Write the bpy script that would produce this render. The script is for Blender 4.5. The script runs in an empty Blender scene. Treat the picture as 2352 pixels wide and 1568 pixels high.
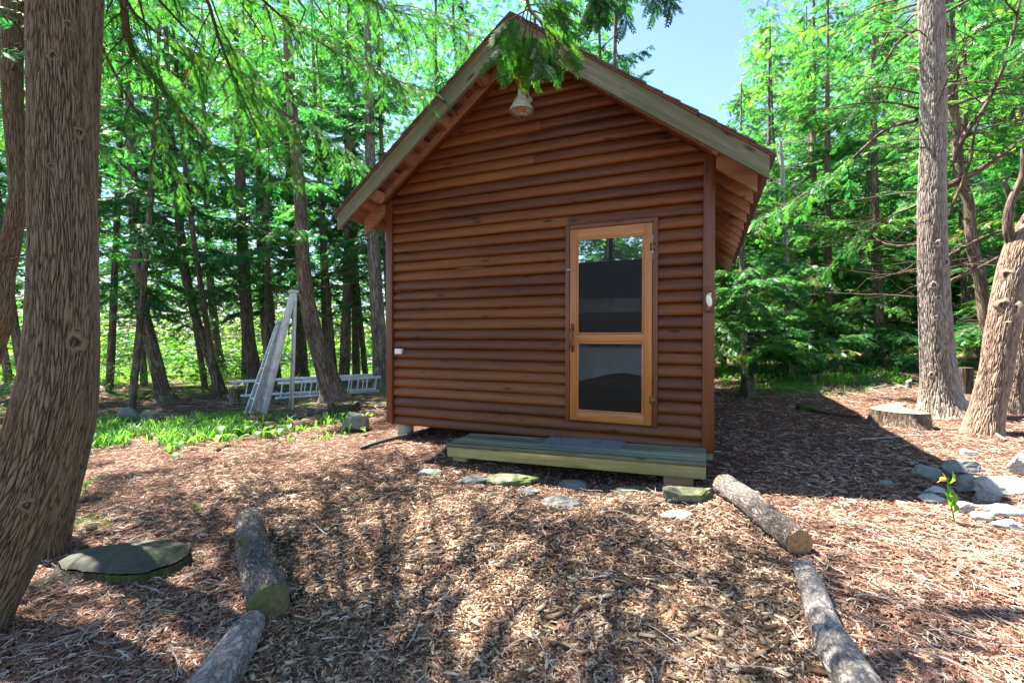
import bpy, bmesh, math, random
import numpy as np
from mathutils import Vector, Matrix
R = math.radians
S = bpy.context.scene
COL = S.collection
# ------------------------------------------------------------ camera, world, sun, exposure
F, PITCH, CAMZ = 1044.5, 0.0134, 1.25          # focal length in px of a 2352 px wide frame
cam = bpy.data.cameras.new('camera'); camo = bpy.data.objects.new('camera', cam); COL.objects.link(camo)
cam.sensor_width = 36; cam.lens = 36 * F / 2352; cam.clip_start = .05; cam.clip_end = 900
camo.location = (0, 0, CAMZ); camo.rotation_euler = (R(90) - PITCH, 0, 0)
S.camera = camo
SUNV = Vector((-.45, .294, 1.0)).normalized()
elev = math.asin(SUNV.z); azim = math.atan2(SUNV.x, SUNV.y)
w = bpy.data.worlds.new('World'); S.world = w; w.use_nodes = True
nt = w.node_tree; bg = nt.nodes['Background']
sky = nt.nodes.new('ShaderNodeTexSky'); sky.sky_type = 'NISHITA'; sky.sun_disc = False
sky.sun_elevation = elev; sky.sun_rotation = azim; sky.air_density = 1.0; sky.dust_density = .2; sky.ozone_density = 2.2
nt.links.new(sky.outputs[0], bg.inputs[0]); bg.inputs[1].default_value = .065
sun = bpy.data.lights.new('sun', 'SUN'); sun.energy = 5.0; sun.angle = R(.6); sun.color = (1, .95, .86)
suno = bpy.data.objects.new('sun', sun); COL.objects.link(suno)
suno.rotation_euler = (-SUNV).to_track_quat('-Z', 'Y').to_euler()
vs = S.view_settings; vs.view_transform = 'Standard'; vs.look = 'None'; vs.exposure = 2.6; vs.gamma = 1
S.cycles.max_bounces = 7; S.cycles.diffuse_bounces = 4; S.cycles.glossy_bounces = 2
S.cycles.transmission_bounces = 4; S.cycles.transparent_max_bounces = 8
S.cycles.use_denoising = True; S.cycles.sample_clamp_indirect = 6

# ------------------------------------------------------------ picture -> place
def ray(px, py):
    x = (px - 1176) / F; y = -(py - 784) / F
    return np.array([x, math.cos(PITCH) + y * math.sin(PITCH), -math.sin(PITCH) + y * math.cos(PITCH)])
C0 = np.array([0, 0, CAMZ])
def P(px, py, Y):
    r = ray(px, py); return C0 + r * (Y / r[1])
def gz(x, y):
    x = np.asarray(x, float); y = np.asarray(y, float)
    t = np.clip(x, -9, 16)
    far = np.clip((y - 9) / 12, 0, 1) * np.clip((x - 1) / 10, 0, 1) * .5
    dip = .17 * np.exp(-((x - .7) / 1.2) ** 2 - ((y - 4.15) / .65) ** 2)
    return .045 * t + far - dip
def G(px, py, h=0.0):
    r = ray(px, py); k = 3.0
    for _ in range(60):
        p = C0 + r * k
        k = k * .5 + .5 * ((CAMZ - float(gz(p[0], p[1])) - h) / max(1e-4, -r[2]))
    p = C0 + r * k; return p

# ------------------------------------------------------------ numpy noise
def _h(i, j, k, s):
    n = (i * 374761393 + j * 668265263 + k * 2147483647 + s * 1274126177) & 0xffffffff
    n = ((n ^ (n >> 13)) * 1274126177) & 0xffffffff
    return ((n ^ (n >> 16)) & 0xffff) / 65535.0
def vn(x, y, z, s=0):
    x, y, z = np.broadcast_arrays(np.asarray(x, float), np.asarray(y, float), np.asarray(z, float))
    i, j, k = np.floor(x).astype(np.int64), np.floor(y).astype(np.int64), np.floor(z).astype(np.int64)
    u, v, t = x - i, y - j, z - k
    u, v, t = u * u * (3 - 2 * u), v * v * (3 - 2 * v), t * t * (3 - 2 * t)
    r = 0
    for a in (0, 1):
        for b in (0, 1):
            for c in (0, 1):
                r = r + _h(i + a, j + b, k + c, s) * (u if a else 1 - u) * (v if b else 1 - v) * (t if c else 1 - t)
    return r
def fbm(x, y, z, o=3, s=0):
    r = 0; a = .5; t = 0
    for q in range(o):
        r = r + a * vn(x * 2 ** q, y * 2 ** q, z * 2 ** q, s + q); t += a; a *= .5
    return r / t

# ------------------------------------------------------------ mesh accumulators
class Geo:
    def __init__(s): s.v = []; s.f = []; s.r = []; s.b = []; s.n = 0
    def add(s, v, f, rnd=0.5, bk=None):
        v = np.asarray(v, np.float32).reshape(-1, 3); f = np.asarray(f, np.int64)
        s.v.append(v); s.f.append(f + s.n); n = len(v)
        s.r.append(np.broadcast_to(np.asarray(rnd, np.float32), (n,)))
        s.b.append(np.zeros((n, 3), np.float32) if bk is None else np.asarray(bk, np.float32))
        s.n += n
    def mesh(s, name, m=None, smooth=False):
        me = bpy.data.meshes.new(name)
        v = np.concatenate(s.v); fl = [f for f in s.f if len(f)]
        li = np.concatenate([f.ravel() for f in fl]); tot = np.concatenate([np.full(len(f), f.shape[1]) for f in fl])
        st = np.concatenate([[0], np.cumsum(tot)[:-1]])
        me.vertices.add(len(v)); me.vertices.foreach_set('co', v.ravel())
        me.loops.add(len(li)); me.loops.foreach_set('vertex_index', li.astype(np.int32))
        me.polygons.add(len(tot)); me.polygons.foreach_set('loop_start', st.astype(np.int32))
        a = me.attributes.new('rnd', 'FLOAT', 'POINT'); a.data.foreach_set('value', np.concatenate(s.r).astype(np.float32))
        a = me.attributes.new('bk', 'FLOAT_VECTOR', 'POINT'); a.data.foreach_set('vector', np.concatenate(s.b).ravel())
        me.update(calc_edges=True)
        if smooth: me.polygons.foreach_set('use_smooth', np.ones(len(tot), bool))
        if m: me.materials.append(m)
        return me
    def obj(s, name, m=None, parent=None, smooth=False, bevel=0, origin=None):
        if origin is not None:
            o3 = np.asarray(origin, np.float32); s.v = [a - o3 for a in s.v]
        o = bpy.data.objects.new(name, s.mesh(name, m, smooth)); COL.objects.link(o)
        if origin is not None: o.location = [float(c) for c in origin]
        if parent: o.parent = parent
        if bevel:
            b = o.modifiers.new('bevel', 'BEVEL'); b.width = bevel; b.segments = 2; b.limit_method = 'ANGLE'
        return o
def tag(o, label=None, cat=None, group=None, kind=None):
    if label: o['label'] = label
    if cat: o['category'] = cat
    if group: o['group'] = group
    if kind: o['kind'] = kind
    return o
def empty(name, loc, rz=0):
    o = bpy.data.objects.new(name, None); COL.objects.link(o); o.location = [float(c) for c in loc]; o.rotation_euler.z = rz
    o.empty_display_size = .2; return o
BOXF = np.array([[0, 1, 3, 2], [4, 6, 7, 5], [0, 4, 5, 1], [2, 3, 7, 6], [0, 2, 6, 4], [1, 5, 7, 3]])
def box(g, x0, x1, y0, y1, z0, z1, rnd=.5, M=None):
    v = np.array([[x, y, z] for x in (x0, x1) for y in (y0, y1) for z in (z0, z1)], float)
    if M is not None: v = v @ np.array(M.to_3x3()).T + np.array(M.translation)
    g.add(v, BOXF[:, ::-1], rnd)
def bar(g, a, b, wd, th, up=(0, 0, 1), rnd=.5):
    a = np.asarray(a, float); b = np.asarray(b, float); d = b - a; L = np.linalg.norm(d); d /= L
    s = np.cross(d, up); s /= np.linalg.norm(s) + 1e-9; n = np.cross(s, d)
    v = [a + d * L * i + s * wd / 2 * j + n * th / 2 * k for i in (0, 1) for j in (-1, 1) for k in (-1, 1)]
    g.add(v, BOXF, rnd)
def prism(g, poly, y0, y1, rnd=.5):
    n = len(poly); v = [[x, y0, z] for x, z in poly] + [[x, y1, z] for x, z in poly]
    g.add(v, [[i, (i + 1) % n, n + (i + 1) % n, n + i] for i in range(n)], rnd)
    if n == 4: g.add(v, [[3, 2, 1, 0], [4, 5, 6, 7]], rnd)
def frames(p):
    p = np.asarray(p, float); t = np.gradient(p, axis=0); t /= np.linalg.norm(t, axis=1)[:, None] + 1e-9
    ref = np.array([1, 0, 0.]) if abs(t[0][2]) > .7 else np.array([0, 0, 1.])
    n = np.zeros_like(p); q = ref - t[0] * ref.dot(t[0]); n[0] = q / np.linalg.norm(q)
    for i in range(1, len(p)):
        q = n[i - 1] - t[i] * n[i - 1].dot(t[i]); n[i] = q / (np.linalg.norm(q) + 1e-9)
    return t, n, np.cross(t, n)
def tube(g, p, r, seg=6, rnd=.5, disp=None, cap=True):
    p = np.asarray(p, float); r = np.broadcast_to(np.asarray(r, float), (len(p),))
    t, n, b = frames(p); k = len(p)
    L = np.concatenate([[0], np.cumsum(np.linalg.norm(np.diff(p, axis=0), axis=1))])
    th = np.linspace(0, 2 * math.pi, seg, endpoint=False); c, s = np.cos(th), np.sin(th)
    rr = np.repeat(r[:, None], seg, 1); rb = np.clip(r, .02, None)
    bk = np.stack([c[None] * rb[:, None], s[None] * rb[:, None], np.repeat(L[:, None], seg, 1)], -1)
    if disp is not None: rr = rr * (1 + disp(np.repeat(th[None], k, 0), np.repeat(L[:, None], seg, 1), rr))
    v = p[:, None] + rr[..., None] * (n[:, None] * c[None, :, None] + b[:, None] * s[None, :, None])
    i = np.arange(k - 1)[:, None] * seg; j = np.arange(seg)[None]; j2 = (j + 1) % seg
    f = np.stack([i + j, i + j2, i + seg + j2, i + seg + j], -1).reshape(-1, 4)
    g.add(v.reshape(-1, 3), f, rnd, bk.reshape(-1, 3))
    if cap:
        for e, a in ((0, -1), (k - 1, 1)):
            cv = np.vstack([v[e], p[e][None]]); o = np.arange(seg); o2 = (o + 1) % seg
            tr = np.stack([o, o2, np.full(seg, seg)], -1)
            g.add(cv, tr[:, ::-1] if a < 0 else tr, rnd, np.vstack([bk[e], np.array([[0, 0, L[e]]])]))
def spline(pts, n):
    p = np.asarray(pts, float); k = len(p)
    if k == 2: t = np.linspace(0, 1, n)[:, None]; return p[0] * (1 - t) + p[1] * t
    q = np.vstack([2 * p[0] - p[1], p, 2 * p[-1] - p[-2]]); out = []
    for x in np.linspace(0, k - 1, n):
        i = min(int(x), k - 2); t = x - i; a, b, c, d = q[i:i + 4]
        out.append(.5 * ((2 * b) + (c - a) * t + (2 * a - 5 * b + 4 * c - d) * t * t + (3 * b - a - 3 * c + d) * t ** 3))
    return np.array(out)

# ------------------------------------------------------------ materials
def newmat(name):
    m = bpy.data.materials.new(name); m.use_nodes = True
    return m, m.node_tree, m.node_tree.nodes['Principled BSDF']
class N:
    """tiny node helper"""
    def __init__(s, nt): s.t = nt
    def n(s, kind, **kw):
        o = s.t.nodes.new('ShaderNode' + kind)
        for k, v in kw.items(): setattr(o, k, v)
        return o
    def l(s, a, b): s.t.links.new(a, b)
    def coord(s, kind='Object', scale=(1, 1, 1), attr=None):
        if attr: c = s.n('Attribute'); c.attribute_name = attr; out = c.outputs['Vector']
        else: out = s.n('TexCoord').outputs[kind]
        m = s.n('Mapping'); m.inputs['Scale'].default_value = scale; s.l(out, m.inputs[0]); return m.outputs[0]
    def noise(s, vec, scale=5, detail=4, rough=.55, dist=0):
        o = s.n('TexNoise'); o.inputs['Scale'].default_value = scale; o.inputs['Detail'].default_value = detail
        o.inputs['Roughness'].default_value = rough; o.inputs['Distortion'].default_value = dist; s.l(vec, o.inputs['Vector']); return o.outputs['Fac']
    def vor(s, vec, scale=5, feature='F1', out='Distance', rand=1):
        o = s.n('TexVoronoi'); o.feature = feature; o.inputs['Scale'].default_value = scale; o.inputs['Randomness'].default_value = rand
        s.l(vec, o.inputs['Vector']); return o.outputs[out]
    def ramp(s, fac, stops, interp='LINEAR'):
        o = s.n('ValToRGB'); cr = o.color_ramp; cr.interpolation = interp
        while len(cr.elements) < len(stops): cr.elements.new(.5)
        for e, (p, c) in zip(cr.elements, stops): e.position = p; e.color = (*c, 1) if hasattr(c, '__len__') else (c, c, c, 1)
        s.l(fac, o.inputs[0]); return o.outputs[0]
    def mix(s, f, a, b, mode='MIX'):
        o = s.n('Mix', data_type='RGBA', blend_type=mode); ii = [o.inputs[0], o.inputs[6], o.inputs[7]]
        for i, x in zip(ii, (f, a, b)):
            if hasattr(x, 'is_linked'): s.l(x, i)
            elif hasattr(x, '__len__'): i.default_value = (*x, 1)
            else: i.default_value = x
        return o.outputs[2]
    def math(s, op, a, b=0.0):
        o = s.n('Math', operation=op)
        for i, x in zip(o.inputs, (a, b)):
            if hasattr(x, 'is_linked'): s.l(x, i)
            else: i.default_value = x
        return o.outputs[0]
    def bump(s, h, bsdf, strength=.5, dist=.01):
        o = s.n('Bump'); o.inputs['Strength'].default_value = strength; o.inputs['Distance'].default_value = dist
        s.l(h, o.inputs['Height']); s.l(o.outputs[0], bsdf.inputs['Normal'])
    def rnd(s):
        a = s.n('Attribute'); a.attribute_name = 'rnd'; return a.outputs['Fac']

def leaf_mat(name, cols, trans, rough=.5, tfac=.5, spec=.45):
    m, t, b = newmat(name); k = N(t); out = t.nodes['Material Output']
    c = k.ramp(k.rnd(), cols); b.inputs['Roughness'].default_value = rough
    b.inputs['Specular IOR Level'].default_value = spec * (.35 if 'near' in name else 1)
    k.l(c, b.inputs['Base Color'])
    tr = k.n('BsdfTranslucent'); k.l(k.ramp(k.rnd(), trans), tr.inputs[0])
    mx = k.n('MixShader'); mx.inputs[0].default_value = tfac; k.l(b.outputs[0], mx.inputs[1]); k.l(tr.outputs[0], mx.inputs[2]); k.l(mx.outputs[0], out.inputs[0])
    return m
def bark_mat(name, dark, mid, light, sc=1.0, moss=0.0, bump=.9, streak=9.0, lichen=None):
    m, t, b = newmat(name); k = N(t)
    v = k.coord(attr='bk', scale=(26 * sc, 26 * sc, 26 * sc / streak))
    n1 = k.noise(v, 1.0, 5, .6, .8)
    rid = k.math('ABSOLUTE', k.math('SUBTRACT', n1, .5))
    n2 = k.noise(k.coord(attr='bk', scale=(90 * sc, 90 * sc, 9 * sc)), 1, 4, .65)
    n3 = k.noise(k.coord(attr='bk', scale=(3, 3, 1.6)), 1, 3)
    hgt = k.math('ADD', k.math('MULTIPLY', k.math('MINIMUM', rid, .14), 5.0), k.math('MULTIPLY', n2, .45))
    c = k.ramp(k.math('ADD', k.math('MULTIPLY', hgt, .7), k.math('MULTIPLY', k.math('SUBTRACT', n3, .5), .5)),
               [(.08, dark), (.34, mid), (.62, light), (.95, tuple(min(1, q * 1.25) for q in light))])
    if moss:
        mk = k.ramp(k.noise(k.coord('Object'), 2.3, 4, .6), [(.60 - moss * .25, 0), (.72 - moss * .2, 1)])
        c = k.mix(mk, c, (.06, .10, .012))
    if lichen:
        mk = k.ramp(k.noise(k.coord(attr='bk', scale=(7, 7, 3)), 1, 5, .7), [(.56, 0), (.66, .75)])
        c = k.mix(mk, c, lichen)
    k.l(c, b.inputs['Base Color']); b.inputs['Roughness'].default_value = .9; b.inputs['Specular IOR Level'].default_value = .2
    k.bump(hgt, b, bump, .012); return m
def plain(name, col, rough=.6, metal=0, spec=.5):
    m, t, b = newmat(name); b.inputs['Base Color'].default_value = (*col, 1); b.inputs['Roughness'].default_value = rough
    b.inputs['Metallic'].default_value = metal; b.inputs['Specular IOR Level'].default_value = spec; return m
def noisy(name, stops, scale=(1, 1, 1), ns=6, rough=.8, bump=.3, bd=.01, detail=6, dist=0, metal=0, spec=.4, coord='Object', extra=None):
    m, t, b = newmat(name); k = N(t); v = k.coord(coord, scale)
    n = k.noise(v, ns, detail, .6, dist)
    n = k.math('ADD', n, k.math('MULTIPLY', k.math('SUBTRACT', k.rnd(), .5), .25))
    c = k.ramp(n, stops)
    if extra: c = extra(k, c)
    k.l(c, b.inputs['Base Color']); b.inputs['Roughness'].default_value = rough; b.inputs['Metallic'].default_value = metal
    b.inputs['Specular IOR Level'].default_value = spec
    if bump: k.bump(n, b, bump, bd)
    return m
def wood(name, c0, c1, c2, axis=0, rough=.5, knots=True, grain=1.0, spec=.4, green=0, var=.3, bump=.25, rot=0.0):
    m, t, b = newmat(name); k = N(t); sc = [26, 26, 26]; sc[axis] = 1.3
    def oc(scale):
        vr = k.n('VectorRotate', rotation_type='Y_AXIS'); k.l(k.n('TexCoord').outputs['Object'], vr.inputs['Vector']); vr.inputs['Angle'].default_value = rot
        mp = k.n('Mapping'); mp.inputs['Scale'].default_value = scale; k.l(vr.outputs[0], mp.inputs[0]); return mp.outputs[0]
    v = oc(tuple(sc)); n = k.noise(v, grain, 6, .6, 1.2)
    sc2 = [5, 5, 5]; sc2[axis] = .6; n2 = k.noise(oc(tuple(sc2)), 1, 3)
    f = k.math('ADD', k.math('ADD', k.math('MULTIPLY', n, .6), k.math('MULTIPLY', n2, .4)), k.math('MULTIPLY', k.math('SUBTRACT', k.rnd(), .5), var))
    c = k.ramp(f, [(.28, c0), (.5, c1), (.74, c2)])
    if knots:
        ks = [7, 7, 7]; ks[axis] = 2.2
        d = k.vor(oc(tuple(ks)), 1.0)
        c = k.mix(k.ramp(d, [(.07, .9), (.17, 0)]), c, tuple(q * .4 for q in c0))
    if green:
        g = k.ramp(k.noise(k.coord('Object', (2, 2, 2)), 1.5, 5, .65), [(.5 - green * .2, 0), (.75, green)])
        c = k.mix(g, c, (.10, .12, .035))
    k.l(c, b.inputs['Base Color']); b.inputs['Roughness'].default_value = rough; b.inputs['Specular IOR Level'].default_value = spec
    k.bump(f, b, bump, .004); return m

M = {}
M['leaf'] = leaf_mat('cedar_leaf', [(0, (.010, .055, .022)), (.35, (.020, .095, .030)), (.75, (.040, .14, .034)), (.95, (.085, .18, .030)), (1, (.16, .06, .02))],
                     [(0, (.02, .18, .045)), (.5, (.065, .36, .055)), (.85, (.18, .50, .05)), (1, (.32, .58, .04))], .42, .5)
M['leaf_near'] = leaf_mat('cedar_leaf_near', [(0, (.012, .05, .012)), (.6, (.04, .12, .016)), (.93, (.07, .16, .02)), (.97, (.16, .05, .02)), (1, (.2, .06, .03))],
                     [(0, (.03, .17, .035)), (.6, (.085, .34, .03)), (.93, (.22, .48, .03)), (.97, (.3, .08, .02)), (1, (.3, .08, .02))], .62, .5)
M['grass'] = leaf_mat('grass_leaf', [(0, (.02, .09, .02)), (.5, (.05, .16, .02)), (1, (.12, .24, .03))], [(0, (.08, .36, .03)), (1, (.3, .6, .05))], .45, .5)
M['bark'] = bark_mat('cedar_bark', (.035, .024, .017), (.15, .105, .075), (.27, .205, .155))
M['bark_grey'] = bark_mat('grey_cedar_bark', (.04, .03, .025), (.17, .135, .11), (.36, .31, .27), lichen=(.33, .38, .30))
M['bark_red'] = bark_mat('red_cedar_bark', (.06, .035, .022), (.24, .155, .105), (.40, .30, .23))
M['bark_far'] = bark_mat('far_bark', (.03, .022, .016), (.125, .095, .07), (.25, .205, .16), sc=.7, moss=.1)
M['log_bark'] = bark_mat('log_bark', (.03, .022, .017), (.19, .155, .13), (.30, .265, .24), sc=1.7, bump=1, streak=2.4)
M['log_grey'] = bark_mat('log_grey', (.06, .045, .037), (.24, .21, .19), (.34, .31, .29), sc=1.3, bump=.6, streak=1.6)
M['cut'] = None
def cutmat(name, a, b_, ring=60, moss=0):
    m, t, b = newmat(name); k = N(t)
    v = k.coord('Generated', (1, 1, 1)); at = k.n('Attribute'); at.attribute_name = 'bk'
    L = k.n('VectorMath', operation='LENGTH'); sep = k.n('SeparateXYZ'); k.l(at.outputs['Vector'], sep.inputs[0])
    cmb = k.n('CombineXYZ'); k.l(sep.outputs[0], cmb.inputs[0]); k.l(sep.outputs[1], cmb.inputs[1]); k.l(cmb.outputs[0], L.inputs[0])
    w_ = k.math('SINE', k.math('ADD', k.math('MULTIPLY', L.outputs['Value'], ring * 12), k.math('MULTIPLY', k.noise(at.outputs['Vector'], 14, 3), 7)))
    n = k.noise(at.outputs['Vector'], 40, 5)
    f = k.math('ADD', k.math('MULTIPLY', w_, .13), n)
    c = k.ramp(f, [(.25, a), (.7, b_)])
    if moss: c = k.mix(k.ramp(k.noise(at.outputs['Vector'], 7, 4), [(.45, 0), (.6, moss)]), c, (.05, .10, .015))
    k.l(c, b.inputs['Base Color']); b.inputs['Roughness'].default_value = .8; k.bump(n, b, .4, .004); return m
M['cut'] = cutmat('cut_wood', (.20, .09, .03), (.42, .24, .10))
M['cut_moss'] = cutmat('cut_wood_mossy', (.06, .045, .018), (.17, .14, .05), moss=.4)
M['cut_grey'] = cutmat('cut_wood_grey', (.08, .07, .05), (.24, .20, .14), moss=.3)
M['siding'] = wood('stained_log_siding', (.055, .015, .004), (.125, .037, .008), (.205, .071, .015), 0, .5, True, spec=.35, var=.22)
M['stain'] = wood('stained_trim', (.065, .018, .005), (.125, .036, .009), (.19, .06, .014), 2, .42, True, spec=.45)
M['stain_x'] = wood('stained_trim_slope', (.065, .018, .005), (.12, .036, .009), (.17, .055, .014), 0, .45, True)
M['door_v'] = wood('door_wood', (.22, .075, .015), (.36, .135, .028), (.46, .19, .045), 2, .35, False, spec=.5)
M['door_h'] = wood('door_wood_rail', (.22, .075, .015), (.36, .135, .028), (.46, .19, .045), 0, .35, False, spec=.5)
for nm_, sg_ in (('weather', 1), ('weather_r', -1)): M[nm_] = wood('weathered_barge', (.07, .062, .04), (.165, .155, .10), (.29, .275, .20), 0, .8, True, green=.6, spec=.2, rot=sg_ * math.atan(.7645))
M['deck'] = wood('weathered_deck', (.06, .058, .038), (.155, .155, .105), (.29, .28, .20), 0, .8, True, green=.25, spec=.2, bump=.6)
M['fascia'] = wood('deck_fascia', (.17, .14, .05), (.36, .30, .12), (.50, .43, .22), 0, .75, True, green=.6, spec=.2)
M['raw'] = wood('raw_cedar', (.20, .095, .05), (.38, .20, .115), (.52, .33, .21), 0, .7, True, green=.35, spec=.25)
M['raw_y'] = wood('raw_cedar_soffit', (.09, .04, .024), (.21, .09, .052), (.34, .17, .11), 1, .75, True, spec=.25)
M['shingle'] = noisy('shingle', [(.3, (.05, .055, .055)), (.7, (.13, .14, .14))], (1, 1, 1), 40, .9)
M['concrete'] = noisy('concrete', [(.3, (.22, .23, .17)), (.7, (.42, .42, .34))], (1, 1, 1), 14, .9, .4)
M['alu'] = noisy('dull_aluminium', [(.3, (.42, .45, .46)), (.55, (.60, .64, .66)), (.75, (.68, .71, .72))], (1, 1, 1), 9, .5, .1, .002, metal=.35)
M['rung'] = M['alu']
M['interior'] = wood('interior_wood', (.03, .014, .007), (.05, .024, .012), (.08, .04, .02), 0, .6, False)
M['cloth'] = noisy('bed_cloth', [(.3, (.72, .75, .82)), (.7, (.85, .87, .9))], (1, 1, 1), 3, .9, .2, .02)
M['cloth_dim'] = noisy('bed_cloth_dimmed', [(.3, (.16, .16, .18)), (.7, (.34, .34, .37))], (1, 1, 1), 4, .9, .2, .02)  # bedding cloth with the dimness of the upper bunk put into its colour
M['black'] = plain('black_plastic', (.012, .012, .014), .35)
M['steel'] = plain('steel', (.5, .5, .5), .35, .9)
M['brass'] = plain('dark_hinge', (.16, .09, .035), .4, .6)
M['white'] = plain('off_white_paint', (.7, .7, .66), .5)
M['lampgreen'] = noisy('green_enamel', [(.3, (.13, .22, .15)), (.5, (.30, .34, .24)), (.75, (.52, .48, .34))], (1, 1, 1), 30, .45, .1)
M['lampin'] = plain('lamp_inner', (.62, .55, .48), .5)
M['bulb'] = plain('yellow_bulb', (.85, .48, .02), .3)
M['wire'] = plain('cage_wire', (.10, .085, .06), .5, .5)
M['bird_w'] = plain('bird_white', (.78, .76, .66), .5)
M['bird_y'] = plain('bird_yellow', (.75, .5, .03), .5)
M['bird_k'] = plain('bird_black', (.012, .013, .015), .5)
M['root'] = noisy('dry_twig', [(.3, (.14, .105, .08)), (.7, (.36, .30, .25))], (1, 1, 1), 12, .9)
def rockmat(name, a, b_, moss=0):
    def ex(k, c):
        c = k.mix(k.ramp(k.noise(k.coord('Object'), 60, 3), [(.35, .5), (.5, 0)]), c, tuple(q * .35 for q in a))
        if moss:
            g = k.n('NewGeometry'); sp = k.n('SeparateXYZ'); k.l(g.outputs['Normal'], sp.inputs[0])
            mk = k.math('MULTIPLY', k.ramp(k.noise(k.coord('Object'), 9, 5, .65), [(.62 - moss * .3, 0), (.70 - moss * .25, 1)]), k.math('GREATER_THAN', sp.outputs[2], .1))
            c = k.mix(mk, c, (.06, .085, .014))
        return c
    return noisy(name, [(.25, a), (.75, b_)], (1, 1, 1), 5, .85, .6, .02, 8, extra=ex)
M['rock'] = rockmat('grey_stone', (.09, .095, .09), (.25, .25, .23))
M['rock_pale'] = rockmat('pale_stone', (.22, .215, .19), (.46, .45, .40))
M['rock_moss'] = rockmat('mossy_stone', (.08, .08, .06), (.24, .22, .15), .6)
M['rock_dark'] = rockmat('dark_stone', (.09, .11, .09), (.24, .25, .2), .25)
# mat with a woven zig-zag
def rugmat():
    m, t, b = newmat('woven_mat'); k = N(t); tc = k.n('TexCoord'); sp = k.n('SeparateXYZ'); k.l(tc.outputs['Object'], sp.inputs[0])
    zig = k.math('PINGPONG', k.math('MULTIPLY', sp.outputs[0], 60), 1.0)
    s_ = k.math('SINE', k.math('MULTIPLY', k.math('ADD', k.math('MULTIPLY', sp.outputs[1], 75), zig), 6.28))
    c = k.ramp(k.math('ADD', k.math('MULTIPLY', s_, .3), k.noise(tc.outputs['Object'], 40, 3)), [(.25, (.05, .055, .065)), (.85, (.26, .28, .30))])
    k.l(c, b.inputs['Base Color']); b.inputs['Roughness'].default_value = .95; k.bump(s_, b, .5, .004); return m
M['rug'] = rugmat()
def screenmat():
    m, t, b = newmat('insect_screen'); k = N(t); out = t.nodes['Material Output']
    b.inputs['Base Color'].default_value = (.012, .012, .013, 1); b.inputs['Roughness'].default_value = .4
    tr = k.n('BsdfTransparent'); mx = k.n('MixShader'); mx.inputs[0].default_value = .34
    k.l(tr.outputs[0], mx.inputs[1]); k.l(b.outputs[0], mx.inputs[2]); k.l(mx.outputs[0], out.inputs[0]); return m
M['screen'] = screenmat()
# litter: colour ramps over rnd
def littermat(name, stops, rough=.8, ns=60):
    m, t, b = newmat(name); k = N(t)
    c = k.ramp(k.rnd(), stops); c = k.mix(.35, c, k.ramp(k.noise(k.coord('Object'), ns, 3), [(.2, .25), (.8, 1)]), 'MULTIPLY')
    k.l(c, b.inputs['Base Color']); b.inputs['Roughness'].default_value = rough; b.inputs['Specular IOR Level'].default_value = .25; return m
M['chips'] = littermat('wood_chips', [(0, (.035, .018, .010)), (.25, (.12, .065, .032)), (.5, (.235, .15, .085)), (.8, (.40, .29, .185)), (1, (.60, .49, .34))])
M['needles'] = littermat('cedar_litter', [(0, (.05, .022, .015)), (.3, (.15, .065, .04)), (.6, (.36, .20, .13)), (.85, (.54, .37, .27)), (1, (.60, .52, .40))])
M['twigs'] = littermat('dead_twigs', [(0, (.10, .07, .055)), (.5, (.26, .21, .18)), (1, (.48, .42, .37))])
def groundmat():
    m, t, b = newmat('forest_floor'); k = N(t); v = k.coord('Object')
    n = k.noise(v, 30, 8, .7); n2 = k.noise(v, 1.2, 4, .6); n3 = k.noise(v, 110, 4, .7)
    c = k.ramp(k.math('ADD', k.math('MULTIPLY', n, .6), k.math('MULTIPLY', n3, .4)), [(.32, (.02, .011, .008)), (.47, (.07, .036, .024)), (.58, (.17, .09, .06)), (.75, (.34, .22, .15))])
    sp = k.n('SeparateXYZ'); k.l(v, sp.inputs[0])
    # moss and ground cover further out
    far = k.math('MULTIPLY', k.ramp(k.math('DIVIDE', sp.outputs[1], 20.0), [(.38, 0), (.46, 1)]), k.ramp(n2, [(.50, 0), (.60, .85)]))
    c = k.mix(far, c, k.mix(n, (.05, .09, .012), (.18, .26, .03)))
    far2 = k.ramp(k.math('DIVIDE', sp.outputs[1], 30.0), [(.50, 0), (.68, 1)])
    c = k.mix(far2, c, k.mix(n, (.06, .13, .015), (.16, .32, .04)))
    k.l(c, b.inputs['Base Color']); b.inputs['Roughness'].default_value = .95; b.inputs['Specular IOR Level'].default_value = .15
    k.bump(k.math('ADD', n, n3), b, .9, .02); return m
M['ground'] = groundmat()

# ------------------------------------------------------------ ground
def axis(lo, hi, dn, c, k):
    out = [c]; s = dn
    while out[-1] < hi: out.append(out[-1] + s); s *= k
    s = dn; lo_ = [c]
    while lo_[-1] > lo: lo_.append(lo_[-1] - s); s *= k
    return np.array(sorted(set(lo_[1:] + out)))
def gfull(x, y):
    return gz(x, y) + (fbm(x * 1.3, y * 1.3, 0 * x, 3, 5) - .5) * .07 + (fbm(x * 6, y * 6, 0 * x, 2, 9) - .5) * .02
gx = axis(-260, 260, .06, 0, 1.022); gy = axis(-60, 420, .06, 3, 1.025)
XX, YY = np.meshgrid(gx, gy); ZZ = gfull(XX, YY)
g = Geo(); nx, ny = len(gx), len(gy); i = np.arange(ny - 1)[:, None] * nx; j = np.arange(nx - 1)[None]
g.add(np.stack([XX, YY, ZZ], -1).reshape(-1, 3), np.stack([i + j, i + j + 1, i + nx + j + 1, i + nx + j], -1).reshape(-1, 4))
tag(g.obj('ground', M['ground'], smooth=True), kind='structure')

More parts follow.
